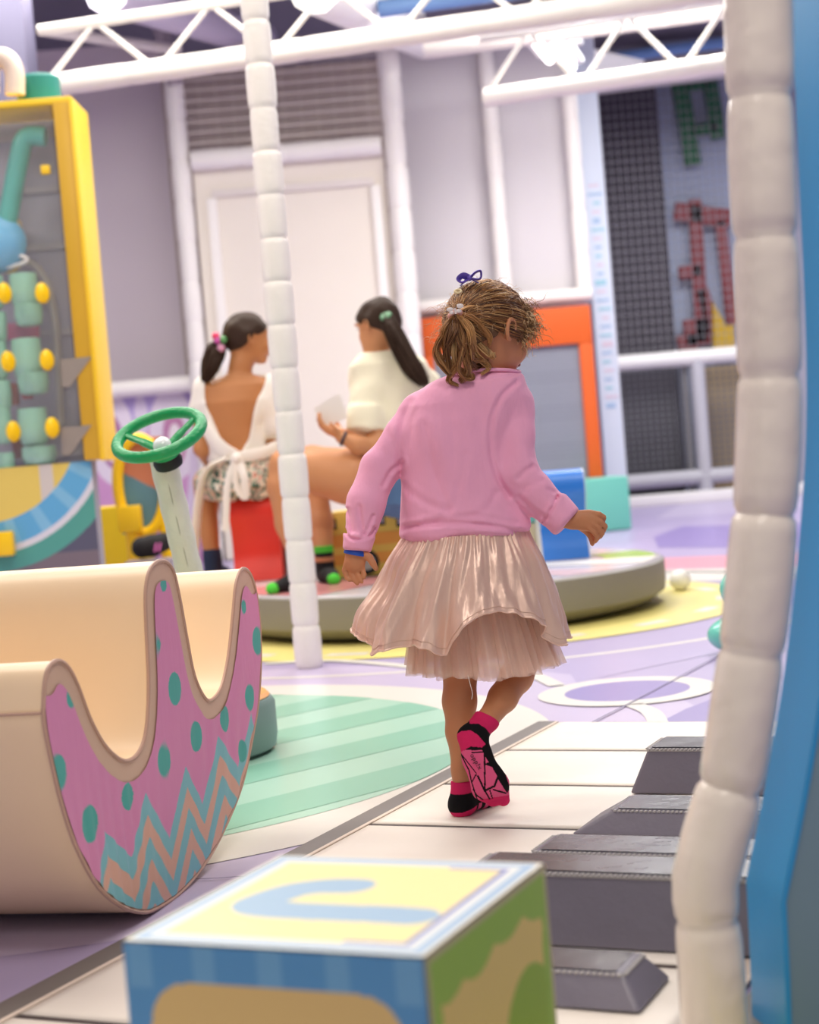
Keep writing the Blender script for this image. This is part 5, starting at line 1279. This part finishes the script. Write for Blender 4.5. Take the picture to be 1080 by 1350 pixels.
Tp = P(600, 414, 3.125); Tl = HA@(Tp-Hc); Td = Tl/Rh; Td /= np.linalg.norm(Td)
PAL = [(96, 60, 34), (140, 92, 52), (178, 124, 72), (214, 162, 102), (238, 196, 138)]
def scalp(n, cond, extra=0.0):
    out = []
    while len(out) < n:
        d = RNG.normal(size=(n*4, 3)); d /= np.linalg.norm(d, axis=1)[:, None]; q = d*Rh
        m = (q[:, 2] > hl(q[:, 1])+extra) & cond(q, d); out += list(d[m])
    return np.array(out[:n])
def comb(D0, Td, n=16, lift=(0.01, 0.045), wav=0.0026):
    t = np.linspace(0, 1, n)[None, :, None]; t = t**1.0
    d = D0[:, None, :]*(1-t)+Td[None, None, :]*t; d /= np.linalg.norm(d, axis=2, keepdims=True)
    S_ = len(D0); L = RNG.uniform(lift[0], lift[1], (S_, 1, 1)); ph = RNG.uniform(0, 6.28, (S_, 1, 3)); fq = RNG.uniform(6, 14, (S_, 1, 1))
    q = d*(1+L*np.sin(np.pi*np.clip(t*0.9+0.1, 0, 1)))*Rh
    q = q+wav*np.sin(fq*t+ph)*np.sin(np.pi*t)*RNG.uniform(0.2, 1, (S_, 1, 1))
    return Hc+q@HA
D0 = scalp(3800, lambda q, d: np.ones(len(q), bool))
Ps = comb(D0, Td); V, F = strandsVF(Ps, RNG.uniform(0.0005, 0.0009, len(Ps)))
tone = np.clip(D0[:, 2:3]*0.3+0.85, 0.6, 1.2); cc = haircols(len(Ps), 1, PAL, [0.26, 0.28, 0.24, 0.14, 0.08])
mk('hair_strands', V, F, M_hair, hair, smooth=True, cols=np.repeat(cc, 48, axis=0), kind='stuff')
# ponytail locks
LP = []; 
lock_px = [([(600, 414), (590, 430), (584, 455), (580, 472)], 0.5), ([(600, 414), (586, 440), (577, 464), (586, 490), (598, 494)], 1.1), ([(600, 414), (592, 445), (588, 475), (592, 498), (604, 506)], 1.0),
           ([(600, 414), (600, 445), (602, 475), (596, 498), (602, 508)], 1.0), ([(601, 414), (608, 440), (612, 470), (620, 490), (610, 502), (600, 500)], 1.0), ([(602, 414), (618, 435), (626, 462), (640, 482), (634, 494)], 1.1),
           ([(602, 413), (622, 430), (634, 452), (646, 470), (656, 466)], 1.0), ([(603, 412), (628, 422), (640, 440), (646, 455), (652, 452)], 0.7), ([(600, 414), (605, 450), (618, 478), (634, 484), (640, 474)], 0.9),
           ([(599, 414), (596, 450), (604, 480), (614, 496)], 0.8), ([(600, 416), (611, 450), (607, 485), (616, 500), (622, 494)], 0.8), ([(600, 414), (586, 436), (592, 462), (582, 480)], 0.7), ([(604, 410), (622, 404), (634, 408), (628, 424)], 0.4),
           ([(600, 414), (614, 446), (626, 470), (636, 476)], 0.7), ([(600, 414), (598, 438), (590, 466), (600, 490)], 0.9), ([(601, 413), (612, 430), (622, 446), (616, 466)], 0.7)]
for k, (pl, w_) in enumerate(lock_px):
    yy = [3.125]+[3.10+0.010*math.sin(k*2.1+i)+0.012*min(i, 3) for i in range(1, len(pl))]
    c = catmull([P(x, y, yv) for (x, y), yv in zip(pl, yy)], 7); n_ = len(c); c = np.stack([np.interp(np.linspace(0, 1, 26), np.linspace(0, 1, n_), c[:, i]) for i in range(3)], 1)
    m_ = 46; off = RNG.normal(size=(m_, 3))*0.0031*w_; t = np.linspace(0, 1, 26); env = np.interp(t, [0, 0.15, 0.6, 1], [0.35, 0.9, 0.85, 0.35])[None, :, None]
    ph = k*1.3; curl_ = 0.0085*np.stack([np.sin(9*t+ph), np.cos(9*t+ph), 0*t], 1)*t[:, None]
    q = c[None]+off[:, None]*env+curl_[None]+RNG.normal(size=(m_, 1, 3))*0.0004+0.0016*np.sin(RNG.uniform(5, 11, (m_, 1, 1))*t[None, :, None]+RNG.uniform(0, 6, (m_, 1, 3)))*t[None, :, None]
    LP.append(q)
LP = np.concatenate(LP); V, F = strandsVF(LP, RNG.uniform(0.0006, 0.0011, len(LP)))
kcol = np.repeat(lin(np.array(PAL))[[3, 1, 0, 2, 1, 3, 4, 2, 0, 4, 1, 2, 3, 1, 0, 4]], 46, axis=0)*0.65+haircols(len(LP), 1, PAL, [0.22, 0.26, 0.24, 0.18, 0.10])*0.35
pony = mk('ponytail', V, F, M_hair, girl, smooth=True, cols=np.repeat(kcol, 78, axis=0)); 
# curls at the face and flyaway frizz
def frizz(n, cond, ln, rad, r, curl_=2.0, out_=0.5):
    D = scalp(n, cond); base = Hc+(D*Rh)@HA; t = np.linspace(0, 1, 18)[None, :, None]; nv = nrmz_rows(D@HA)
    g = np.array([0, 0, -1.0]); L = RNG.uniform(0.5, 1, (n, 1, 1))*ln
    dr = nv[:, None, :]*out_*(1-t)+g*t*0.8+RNG.normal(size=(n, 1, 3))*0.35
    path = base[:, None, :]+np.cumsum(dr, axis=1)/18*L
    a = nrmz_rows(np.cross(nv, RNG.normal(size=(n, 3)))); b = np.cross(nv, a); ph = RNG.uniform(0, 6.28, (n, 1, 1)); w_ = curl_*2*math.pi*RNG.uniform(0.4, 1.2, (n, 1, 1))
    path = path+rad*t*(np.sin(w_*t+ph)*a[:, None]+np.cos(w_*t+ph)*b[:, None]); return path
def nrmz_rows(A): return A/(np.linalg.norm(A, axis=1)[:, None]+1e-12)
C1 = frizz(520, lambda q, d: (q[:, 1] > 0.035) & (q[:, 2] < 0.055) & (q[:, 0] > -0.03), 0.050, 0.0055, 0, 2.6, 0.35)
C2 = frizz(260, lambda q, d: q[:, 2] > -0.02, 0.035, 0.004, 0, 0.8, 0.9)
C3 = frizz(160, lambda q, d: (q[:, 1] < -0.02) & (q[:, 2] < 0.02) & (q[:, 0] < 0.03), 0.05, 0.006, 0, 1.2, 0.9)
for nm, Cx, rr_, pal_ in [('face_curls', C1, 0.0006, [(120, 84, 50), (172, 128, 82), (214, 172, 122), (232, 200, 156)]), ('flyaway_hair', np.concatenate([C2, C3]), 0.00032, [(190, 150, 110), (226, 190, 150)])]:
    V, F = strandsVF(Cx, np.full(len(Cx), rr_)); mk(nm, V, F, M_hair, hair, smooth=True, cols=haircols(len(Cx), 54, pal_), kind='stuff')
# bow, elastics, clip
M_bow = mat('bow_purple', (104, 84, 178), 0.45)
bw = P(619, 367, 3.14)
bow = thing('hair_bow', (0, 0, 0)); bow.parent = girl; bow.location = Vector((bw-ORI[girl.name]).tolist()); ORI[bow.name] = bw
def loop(name, pts, par, r=0.0075, m=M_bow): return tube(name, catmull(pts+[pts[0]], 5)[:-1], r, m, par, 8, closed=True, flat=(1.0, 0.28))
loop('bow_loop', [bw, bw+[-0.012, -0.004, 0.006], bw+[-0.021, -0.004, -0.001], bw+[-0.014, -0.006, -0.007]], bow)
loop('bow_loop', [bw, bw+[0.012, -0.004, 0.010], bw+[0.022, -0.004, 0.011], bw+[0.019, -0.006, -0.003]], bow)
sph('bow_knot', bw+[0, -0.004, 0], 0.0055, M_bow, bow)
for d in ((-0.018, -0.004, -0.012), (0.016, -0.004, -0.010)): tube('bow_tail', [bw, bw+np.array(d)*0.6, bw+np.array(d)], 0.005, M_bow, bow, 8, flat=(1, 0.25))
et = P(604, 384, 3.108); tube('hair_elastic', [et+0.006*np.array([math.cos(a), 0.3*math.sin(a), 0.5*math.sin(a)]) for a in np.linspace(0, 2*math.pi, 20, endpoint=False)], 0.0022, mat('elastic_cream', (232, 214, 170), 0.5), girl, 8, closed=True)
tn = nrmz(P(606, 432, 3.10)-Tp); ta = nrmz(np.cross(tn, (0, 1, 0.2))); tb_ = np.cross(tn, ta)
tube('hair_tie', [Tp+tn*0.004+0.0105*(math.cos(a)*ta+math.sin(a)*tb_)*(1+0.12*math.sin(5*a)) for a in np.linspace(0, 2*math.pi, 32, endpoint=False)], 0.0042, mat('tie_pink', (232, 180, 170), 0.5), girl, 8, closed=True)
cl = P(600, 409, 3.095); M_clip = mat('clip_clear', (236, 226, 224), 0.2, coat=0.5)
clip = thing('hair_clip', cl); clip.parent = girl; clip.location = Vector((cl-ORI[girl.name]).tolist())
for (dx, dz, a, b) in [(0.010, 0.007, 0.0065, 0.0045), (0.007, -0.002, 0.005, 0.0035), (-0.009, 0.002, 0.0065, 0.004), (-0.007, -0.004, 0.0045, 0.003)]:
    sph('clip_wing', cl+[dx, 0, dz], 1.0, M_clip, clip, (a, 0.0016, b))
tube('clip_body', [cl+[0, 0, 0.004], cl+[0.001, 0, -0.007]], 0.002, M_clip, clip, 8)

# ---------------------------------------------------------------- seated girl in the white wrap top
M_skin2 = mat('skin_tan', (190, 128, 80), 0.5, spec=0.35, sss=0.08, noise=0.03, nscale=12)
M_dark = mat('hair_dark', (56, 38, 26), 0.6, spec=0.25, bump=0.5, bscale=60, bstretch=(1, 1, 0.2))
def rg2(py, cx, hw, hd, Y, dy=0.0): return (P(cx, py, Y)[2], P(cx, py, Y)[0], Y+dy, hw*Y/FPX, hd)
YL = 7.25
FA = Field(P(235, 760, YL)*[1, 0, 0]+[0, 6.95, 0.17], [P(400, 600, YL)[0], 7.95, P(320, 395, YL)[2]], 0.005)
torsoL = [rg2(645, 318, 46, 0.125, YL, 0.0), rg2(625, 318, 44, 0.115, YL), rg2(597, 313, 33, 0.09, YL), rg2(562, 308, 37, 0.092, YL), rg2(530, 308, 45, 0.095, YL), rg2(508, 310, 44, 0.078, YL), rg2(496, 314, 27, 0.05, YL)]
FA.loft(torsoL, 0.03, 2.2)
HL = P(326, 443, YL+0.02); fL = np.array([0.92, 0.36, -0.10])
r2_, f2_, u2_ = head(FA, HL, fL, 1.12)
FA.chain([P(312, 505, YL), P(318, 480, YL), HL-u2_*0.05-f2_*0.02], [0.055, 0.044, 0.046], 0.03)
FA.chain([P(270, 512, YL), P(266, 545, YL), P(266, 592, YL-0.03), P(284, 622, YL+0.20)], [0.045, 0.038, 0.033, 0.024], 0.02)
FA.chain([P(350, 512, YL), P(360, 550, YL), P(361, 582, YL+0.02), P(350, 622, YL+0.24)], [0.045, 0.038, 0.033, 0.024], 0.02)
hand(FA, P(284, 622, YL+0.20), (0.15, 0.5, -0.35), (0, 0, -1), 0.95, -1, 0.4)
hand(FA, P(350, 622, YL+0.24), (-0.15, 0.5, -0.35), (0, 0, -1), 0.95, 1, 0.4)
def leg(F, pts, rs): F.chain(pts, rs, 0.02)
aL = np.array([P(279, 722, 7.42)[0], 7.42, 0.30]); aR = np.array([P(374, 735, 7.6)[0], 7.6, 0.30])
leg(FA, [P(300, 633, YL), P(274, 636, YL+0.24), P(272, 668, YL+0.22), aL, aL-[0, 0, 0.07]], [0.085, 0.062, 0.052, 0.036, 0.03])
leg(FA, [P(338, 633, YL), P(374, 638, YL+0.32), P(378, 675, YL+0.36), aR, aR-[0, 0, 0.07]], [0.085, 0.065, 0.05, 0.036, 0.03])
for a_ in (aL, aR): FA.chain([a_-[0, 0, 0.07], a_+[0.03, 0.10, -0.085]], [0.028, 0.022], 0.02)
V, F = FA.mesh(); V = relax(V, F, 2, 0.5)
gl = mk('person', V, F, M_skin2, smooth=True, origin=(P(318, 640, YL)[0], 7.25, 0.19)); del FA
tag(gl, 'dark-haired seated girl with bare back, white wrap top and floral shorts', 'person')
face_bits(HL, r2_, f2_, u2_, 1.12, gl, (40, 26, 18))
# white wrap top
M_wt = mat('top_white', (244, 238, 228), 0.8, sheen=0.2, bump=0.2, bscale=60)
FW = Field((P(240, 600, YL)[0], 6.98, P(318, 618, YL)[2]), (P(395, 600, YL)[0], 7.55, P(318, 485, YL)[2]), 0.005)
tz = [list(q) for q in torsoL]
FW.loft([(q[0], q[1], q[2], q[3]+0.016, q[4]+0.014) for q in torsoL[1:6]]+[(torsoL[6][0]-0.006, torsoL[6][1], torsoL[6][2], torsoL[6][3]+0.05, torsoL[6][4]+0.02)], 0.02, 2.2)
FW.chain([P(350, 512, YL), P(362, 560, YL)], [0.06, 0.062], 0.02); FW.chain([P(270, 512, YL), P(264, 545, YL)], [0.055, 0.05], 0.02)
zlo = P(313, 606, YL)[2]
Vp = [tuple(P(x, y, 7.15)[[0, 2]]) for x, y in [(269, 470), (268, 505), (271, 535), (280, 560), (294, 582), (309, 600), (318, 600), (328, 578), (334, 552), (340, 525), (348, 498), (350, 470)]]
def vcut(X, Y, Z):
    XX, ZZ2 = np.broadcast_arrays(X+0*Z, Z+0*X); ip = inpoly(XX, ZZ2, Vp); d = poly_d(XX, ZZ2, Vp); sd = np.where(ip, d, -d)
    return np.minimum(sd, (YL-0.0)-Y+0*X)
FW.cut(vcut); FW.cut(lambda X, Y, Z: zlo-Z+0*X+0*Y); FW.disp(wobble(21, 0.005, 45))
V, F = FW.mesh(); V = relax(V, F, 1, 0.5); mk('wrap_top', V, F, M_wt, gl, smooth=True); del FW
def sash(pts, Y, r, fl=(1, 0.3), name='sash'): return tube(name, catmull([P(x, y, Y+dy) for x, y, dy in pts], 6), r, M_wt, gl, 10, flat=fl)
sash([(268, 560, -0.08), (290, 588, -0.115), (312, 603, -0.125)], YL, 0.030, (0.35, 1))
sash([(366, 588, -0.05), (345, 597, -0.11), (314, 603, -0.128)], YL, 0.026, (0.35, 1))
sph('knot', P(312, 604, YL-0.13), 0.024, M_wt, gl)
sash([(310, 606, -0.13), (300, 640, -0.14), (297, 700, -0.13)], YL, 0.016, (1, 0.25), 'sash_tail')
sash([(314, 606, -0.13), (322, 630, -0.15), (323, 655, -0.14), (312, 640, -0.15), (312, 608, -0.13)], YL, 0.018, (1, 0.25), 'bow_loop')
sash([(300, 604, -0.12), (275, 618, -0.10), (262, 660, -0.05), (256, 735, -0.02)], YL, 0.040, (1, 0.25), 'sash_tail')
# floral shorts
def floral():
    m = bpy.data.materials.new('floral_cotton'); m.use_nodes = True; nt = m.node_tree; b = nt.nodes['Principled BSDF']; b.inputs['Roughness'].default_value = 0.8
    tc = nt.nodes.new('ShaderNodeTexCoord'); n = nt.nodes.new('ShaderNodeTexNoise'); n.inputs['Scale'].default_value = 26; n.inputs['Detail'].default_value = 2; n.inputs['Distortion'].default_value = 1.5
    r = nt.nodes.new('ShaderNodeValToRGB'); r.color_ramp.interpolation = 'CONSTANT'; els = r.color_ramp.elements
    for i, (p, c) in enumerate([(0, (30, 70, 62)), (0.40, (70, 120, 100)), (0.47, (236, 226, 206)), (0.56, (226, 150, 130)), (0.60, (40, 84, 74)), (0.70, (200, 200, 150))]):
        e = els[i] if i < 2 else els.new(p); e.position = p; e.color = tuple(lin(c))+(1,)
    nt.links.new(tc.outputs['Object'], n.inputs['Vector']); nt.links.new(n.outputs['Fac'], r.inputs['Fac']); nt.links.new(r.outputs['Color'], b.inputs['Base Color']); return m
FS = Field((P(245, 600, YL)[0], 6.98, P(318, 700, YL)[2]), (P(400, 600, YL)[0], 7.7, P(318, 592, YL)[2]), 0.005)
FS.loft([(q[0], q[1], q[2], q[3]+0.014, q[4]+0.014) for q in torsoL[:3]], 0.02, 2.2)
FS.chain([P(300, 632, YL), P(280, 636, YL+0.18)], [0.098, 0.08], 0.02); FS.chain([P(338, 632, YL), P(366, 636, YL+0.2)], [0.098, 0.08], 0.02)
zs_ = P(318, 600, YL)[2]; FS.cut(lambda X, Y, Z: Z-zs_+0*X+0*Y); FS.disp(wobble(22, 0.004, 50))
V, F = FS.mesh(); mk('floral_shorts', V, F, floral(), gl, smooth=True); del FS
def darkhair(par, c, A, s, pts, rs, cut=-0.03, front=0.035, sid='hair'):
    F_ = Field(np.minimum(c-0.16, np.min(pts, 0)-0.08), np.maximum(c+0.16, np.max(pts, 0)+0.08), 0.005)
    F_.ell(c-A[1]*0.004*s+A[2]*0.004*s, np.array([0.080, 0.094, 0.089])*s, 0.0, A)
    def hc(X, Y, Z):
        b = (X-c[0])*A[1][0]+(Y-c[1])*A[1][1]+(Z-c[2])*A[1][2]; q = (X-c[0])*A[2][0]+(Y-c[1])*A[2][1]+(Z-c[2])*A[2][2]
        return (np.interp(b, np.array([-0.1, -0.05, -0.02, 0.005, 0.03, 0.055, 0.08, 0.1])*s, np.array([-0.072, -0.065, -0.035, 0.005, 0.0, 0.02, 0.05, 0.07])*s)-q)*0.8
    F_.cut(hc); F_.disp(wobble(31, 0.003, 70)); V, F = F_.mesh(); V = relax(V, F, 2, 0.5); h = mk('hair', V, F, M_dark, par, smooth=True)
    P_ = catmull(pts, 6); R_2 = np.interp(np.linspace(0, 1, len(P_)), np.linspace(0, 1, len(rs)), rs)
    n_ = 170; t = np.linspace(0, 1, 22); Pc = np.stack([np.interp(t, np.linspace(0, 1, len(P_)), P_[:, i]) for i in range(3)], 1); Rc = np.interp(t, np.linspace(0, 1, len(R_2)), R_2)
    off = RNG.normal(size=(n_, 3)); off = off/np.linalg.norm(off, axis=1)[:, None]*RNG.uniform(0.2, 1, (n_, 1)); q = Pc[None]+off[:, None]*Rc[None, :, None]+0.004*np.sin(RNG.uniform(3, 8, (n_, 1, 1))*t[None, :, None]+RNG.uniform(0, 6, (n_, 1, 3)))
    V1, F1_ = strandsVF(q, RNG.uniform(0.003, 0.0055, n_), 4); V2, F2_ = tubeVF(Pc, Rc*0.8, 10)
    mb = MB(); mb.add(V1, F1_.tolist()); mb.add(V2, F2_); mb.build('ponytail', M_dark, par, smooth=True); return h
AL = np.array([r2_, f2_, u2_])
darkhair(gl, HL, AL, 1.12, [P(292, 452, YL-0.02), P(283, 466, YL-0.04), P(276, 484, YL-0.05), P(270, 500, YL-0.05)], [0.026, 0.045, 0.042, 0.02])
sc_c = P(289, 452, YL-0.06)
for i, (cc, dx, dz) in enumerate([((236, 70, 110), -0.012, 0.03), ((90, 150, 90), 0.018, 0.012), ((226, 160, 190), 0.006, -0.022), ((210, 90, 170), -0.006, 0.012)]):
    sph('hair_bobble', sc_c+[dx, 0, dz], 0.017, mat('bobble_%s' % ['red', 'green', 'rose', 'magenta'][i], cc, 0.4), gl)
M_sk1 = mat('sock_navy', (30, 44, 74), 0.85)
def sockf(par, a, toe, m, zt_, r=0.038, name='sock', toem=None, cuff=None):
    F_ = Field(np.minimum(a, toe)-0.09, np.maximum(a, toe)+0.09+[0, 0, 0.05], 0.005)
    F_.chain([a+[0, 0, 0.04], a-[0, 0, 0.04]], [r, r*0.95], 0.01); h_ = np.array([a[0], a[1], toe[2]+0.005])
    F_.chain([h_, (h_+toe)/2+[0, 0, 0.008], toe], [r*0.98, r*0.92, r*0.7], 0.02, squash=((0, 0, 1), 0.8)); F_.chain([a, h_], [r, r], 0.01)
    F_.cut(lambda X, Y, Z: Z-zt_+0*X+0*Y); F_.cut(lambda X, Y, Z: 0.1925-Z+0*X+0*Y)
    V, F = F_.mesh(); V = relax(V, F, 1, 0.5); s_ = mk(name, V, F, m, par, smooth=True)
    if toem: 
        sph('toe_cap', toe+nrmz(toe-h_)*0.003+[0, 0, -0.001], r*0.72, toem, s_, (1, 1, 0.9)); tube('cuff', [np.array([a[0], a[1], zt_-0.022]), np.array([a[0], a[1], zt_+0.004])], r*1.06, toem, s_, 20); sph('heel_patch', h_-nrmz(toe-h_)*0.008+[0, 0, 0.002], r*0.90, toem, s_, (1, 1, 0.6))
    return s_
sockf(gl, aL, np.array([aL[0]+0.05, aL[1]+0.09, 0.215]), M_sk1, 0.335, 0.041)
sockf(gl, aR, np.array([aR[0]+0.03, aR[1]+0.11, 0.215]), M_sk1, 0.335, 0.041)

# ---------------------------------------------------------------- seated girl in the cream shirt
YR = 6.75
M_skin3 = mat('skin_olive', (204, 142, 96), 0.5, spec=0.35, sss=0.08, noise=0.03, nscale=12)
FB = Field((P(345, 600, YR)[0], 6.35, 0.17), (P(575, 600, YR)[0], 7.25, P(500, 372, YR)[2]), 0.005)
torsoR = [rg2(665, 524, 46, 0.125, YR), rg2(630, 523, 42, 0.115, YR), rg2(595, 520, 36, 0.095, YR), rg2(550, 516, 40, 0.10, YR), rg2(510, 512, 44, 0.10, YR), rg2(480, 508, 42, 0.085, YR), rg2(466, 503, 25, 0.055, YR)]
FB.loft(torsoR, 0.03, 2.2)
HR = P(499, 424, YR); fR = np.array([-0.72, 0.66, -0.28]); r3_, f3_, u3_ = head(FB, HR, fR, 1.06)
FB.chain([P(500, 475, YR), P(495, 455, YR), HR-u3_*0.045-f3_*0.01], [0.052, 0.043, 0.045], 0.03)
W1 = P(450, 577, 6.60)
FB.chain([P(478, 488, YR-0.03), P(490, 545, YR-0.08), P(500, 588, YR-0.12), P(472, 586, 6.60), W1], [0.046, 0.041, 0.040, 0.033, 0.024], 0.02)
FB.chain([P(545, 488, YR+0.05), P(538, 560, YR+0.14), P(500, 596, YR+0.16), P(455, 572, YR+0.0)], [0.045, 0.038, 0.03, 0.022], 0.02)
hand(FB, W1, (-0.75, 0.0, 0.5), (0.45, 0.3, 0.8), 1.0, -1, 0.45)
hand(FB, P(455, 572, YR+0.0), (-0.75, -0.25, 0.45), (0.3, -0.4, 0.8), 0.95, 1, 0.45)
A1 = np.array([P(397, 745, 6.58)[0], 6.58, 0.285]); A2 = np.array([P(428, 738, 6.86)[0], 6.86, 0.285])
leg(FB, [P(520, 638, YR), P(458, 630, 6.66), P(380, 616, 6.62), P(374, 640, 6.60), P(384, 690, 6.60), A1, A1-[0, 0, 0.06]], [0.125, 0.104, 0.074, 0.064, 0.062, 0.036, 0.032])
leg(FB, [P(522, 638, YR+0.1), P(470, 622, 6.95), P(412, 610, 7.02), P(414, 650, 7.0), P(422, 690, 6.95), A2, A2-[0, 0, 0.06]], [0.115, 0.098, 0.070, 0.060, 0.055, 0.036, 0.032])
T1 = np.array([P(360, 770, 6.47)[0], 6.47, 0.212]); T2 = np.array([P(440, 760, 6.72)[0], 6.70, 0.212])
for a_, t_ in ((A1, T1), (A2, T2)): FB.chain([a_-[0, 0, 0.06], t_], [0.026, 0.018], 0.02)
V, F = FB.mesh(); V = relax(V, F, 2, 0.5)
gr_ = mk('person', V, F, M_skin3, smooth=True, origin=(P(520, 640, YR)[0], YR, 0.19)); del FB
tag(gr_, 'seated girl in a cream t-shirt and denim shorts with long brown ponytail holding a card', 'person')
face_bits(HR, r3_, f3_, u3_, 1.06, gr_, (40, 26, 18))
M_ct = mat('tee_cream', (244, 236, 206), 0.8, sheen=0.2, bump=0.15, bscale=50)
FT = Field((P(440, 600, YR)[0], 6.42, P(510, 650, YR)[2]), (P(590, 600, YR)[0], 7.2, P(500, 448, YR)[2]), 0.005)
FT.loft([(q[0], q[1], q[2], q[3]+0.022, q[4]+0.02) for q in torsoR[1:6]]+[(torsoR[6][0]+0.01, torsoR[6][1], torsoR[6][2], torsoR[6][3]+0.018, torsoR[6][4]+0.014)], 0.03, 2.2)
FT.chain([P(482, 490, YR-0.04), P(482, 548, YR-0.09)], [0.060, 0.072], 0.03); FT.cyl(P(482, 535, YR-0.09), P(482, 567, YR-0.10), 0.074, 0.078, 0.01, 0.02)
FT.chain([P(548, 488, YR+0.05), P(560, 510, YR+0.09), P(548, 556, YR+0.12)], [0.060, 0.066, 0.070], 0.03)
FT.disp(wobble(41, 0.005, 40)); V, F = FT.mesh(); V = relax(V, F, 2, 0.5); mk('t_shirt', V, F, M_ct, gr_, smooth=True); del FT
FD = Field((P(440, 600, YR)[0], 6.42, P(510, 720, YR)[2]), (P(590, 600, YR)[0], 7.2, P(500, 605, YR)[2]), 0.005)
FD.loft([(q[0], q[1], q[2], q[3]+0.014, q[4]+0.014) for q in torsoR[:2]]+[(P(520, 612, YR)[2], torsoR[2][1], YR, 0.13, 0.115)], 0.02, 2.2)
FD.chain([P(520, 638, YR), P(498, 636, 6.72)], [0.136, 0.130], 0.02); FD.chain([P(522, 638, YR+0.1), P(500, 630, 6.9)], [0.125, 0.12], 0.02)
FD.disp(wobble(42, 0.003, 60)); V, F = FD.mesh(); mk('denim_shorts', V, F, mat('denim_blue', (82, 112, 148), 0.85, bump=0.2, bscale=120), gr_, smooth=True); del FD
AR = np.array([r3_, f3_, u3_])
darkhair(gr_, HR, AR, 1.06, [P(508, 416, YR-0.08), P(518, 434, YR-0.11), P(530, 458, YR-0.13), P(545, 484, YR-0.135), P(560, 504, YR-0.12)], [0.024, 0.042, 0.048, 0.046, 0.026])
tube('hair_tie', [P(509, 417, YR-0.10)+0.014*np.array([math.cos(a), 0.5*math.sin(a), 0.5*math.sin(a)+0.3*math.cos(a)]) for a in np.linspace(0, 2*math.pi, 20, endpoint=False)], 0.011, mat('tie_mint', (110, 160, 120), 0.5), gr_, 8, closed=True)
bnd = nrmz(W1-P(472, 586, 6.60)); b1 = nrmz(np.cross(bnd, (0, 1, 0))); b2 = np.cross(bnd, b1)
tube('wristband', [W1-bnd*0.01+0.027*(math.cos(a)*b1+math.sin(a)*b2) for a in np.linspace(0, 2*math.pi, 24, endpoint=False)], 0.006, mat('band_navy', (44, 44, 66), 0.5), gr_, 8, closed=True)
M_bs = mat('sock_black', (22, 22, 24), 0.85); M_gs = mat('sock_green', (80, 210, 60), 0.8)
sockf(gr_, A1, T1, M_bs, 0.335, 0.038, toem=M_gs); sockf(gr_, A2, T2, M_bs, 0.335, 0.038, toem=M_gs)
# card in her hand
cpx = [(413, 538), (447, 519), (459, 551), (425, 563)]
ca4 = [P(x, y, 6.615+0.0*i) for i, (x, y) in enumerate(cpx)]
o = extrude('paper_card', ca4, (0.0, 0.004, 0), mat('paper_white', (236, 228, 218), 0.7)); tag(o, 'small white card held up in the hand of the girl in the cream shirt', 'card')
# third child's foot seen between ring stool and steering column
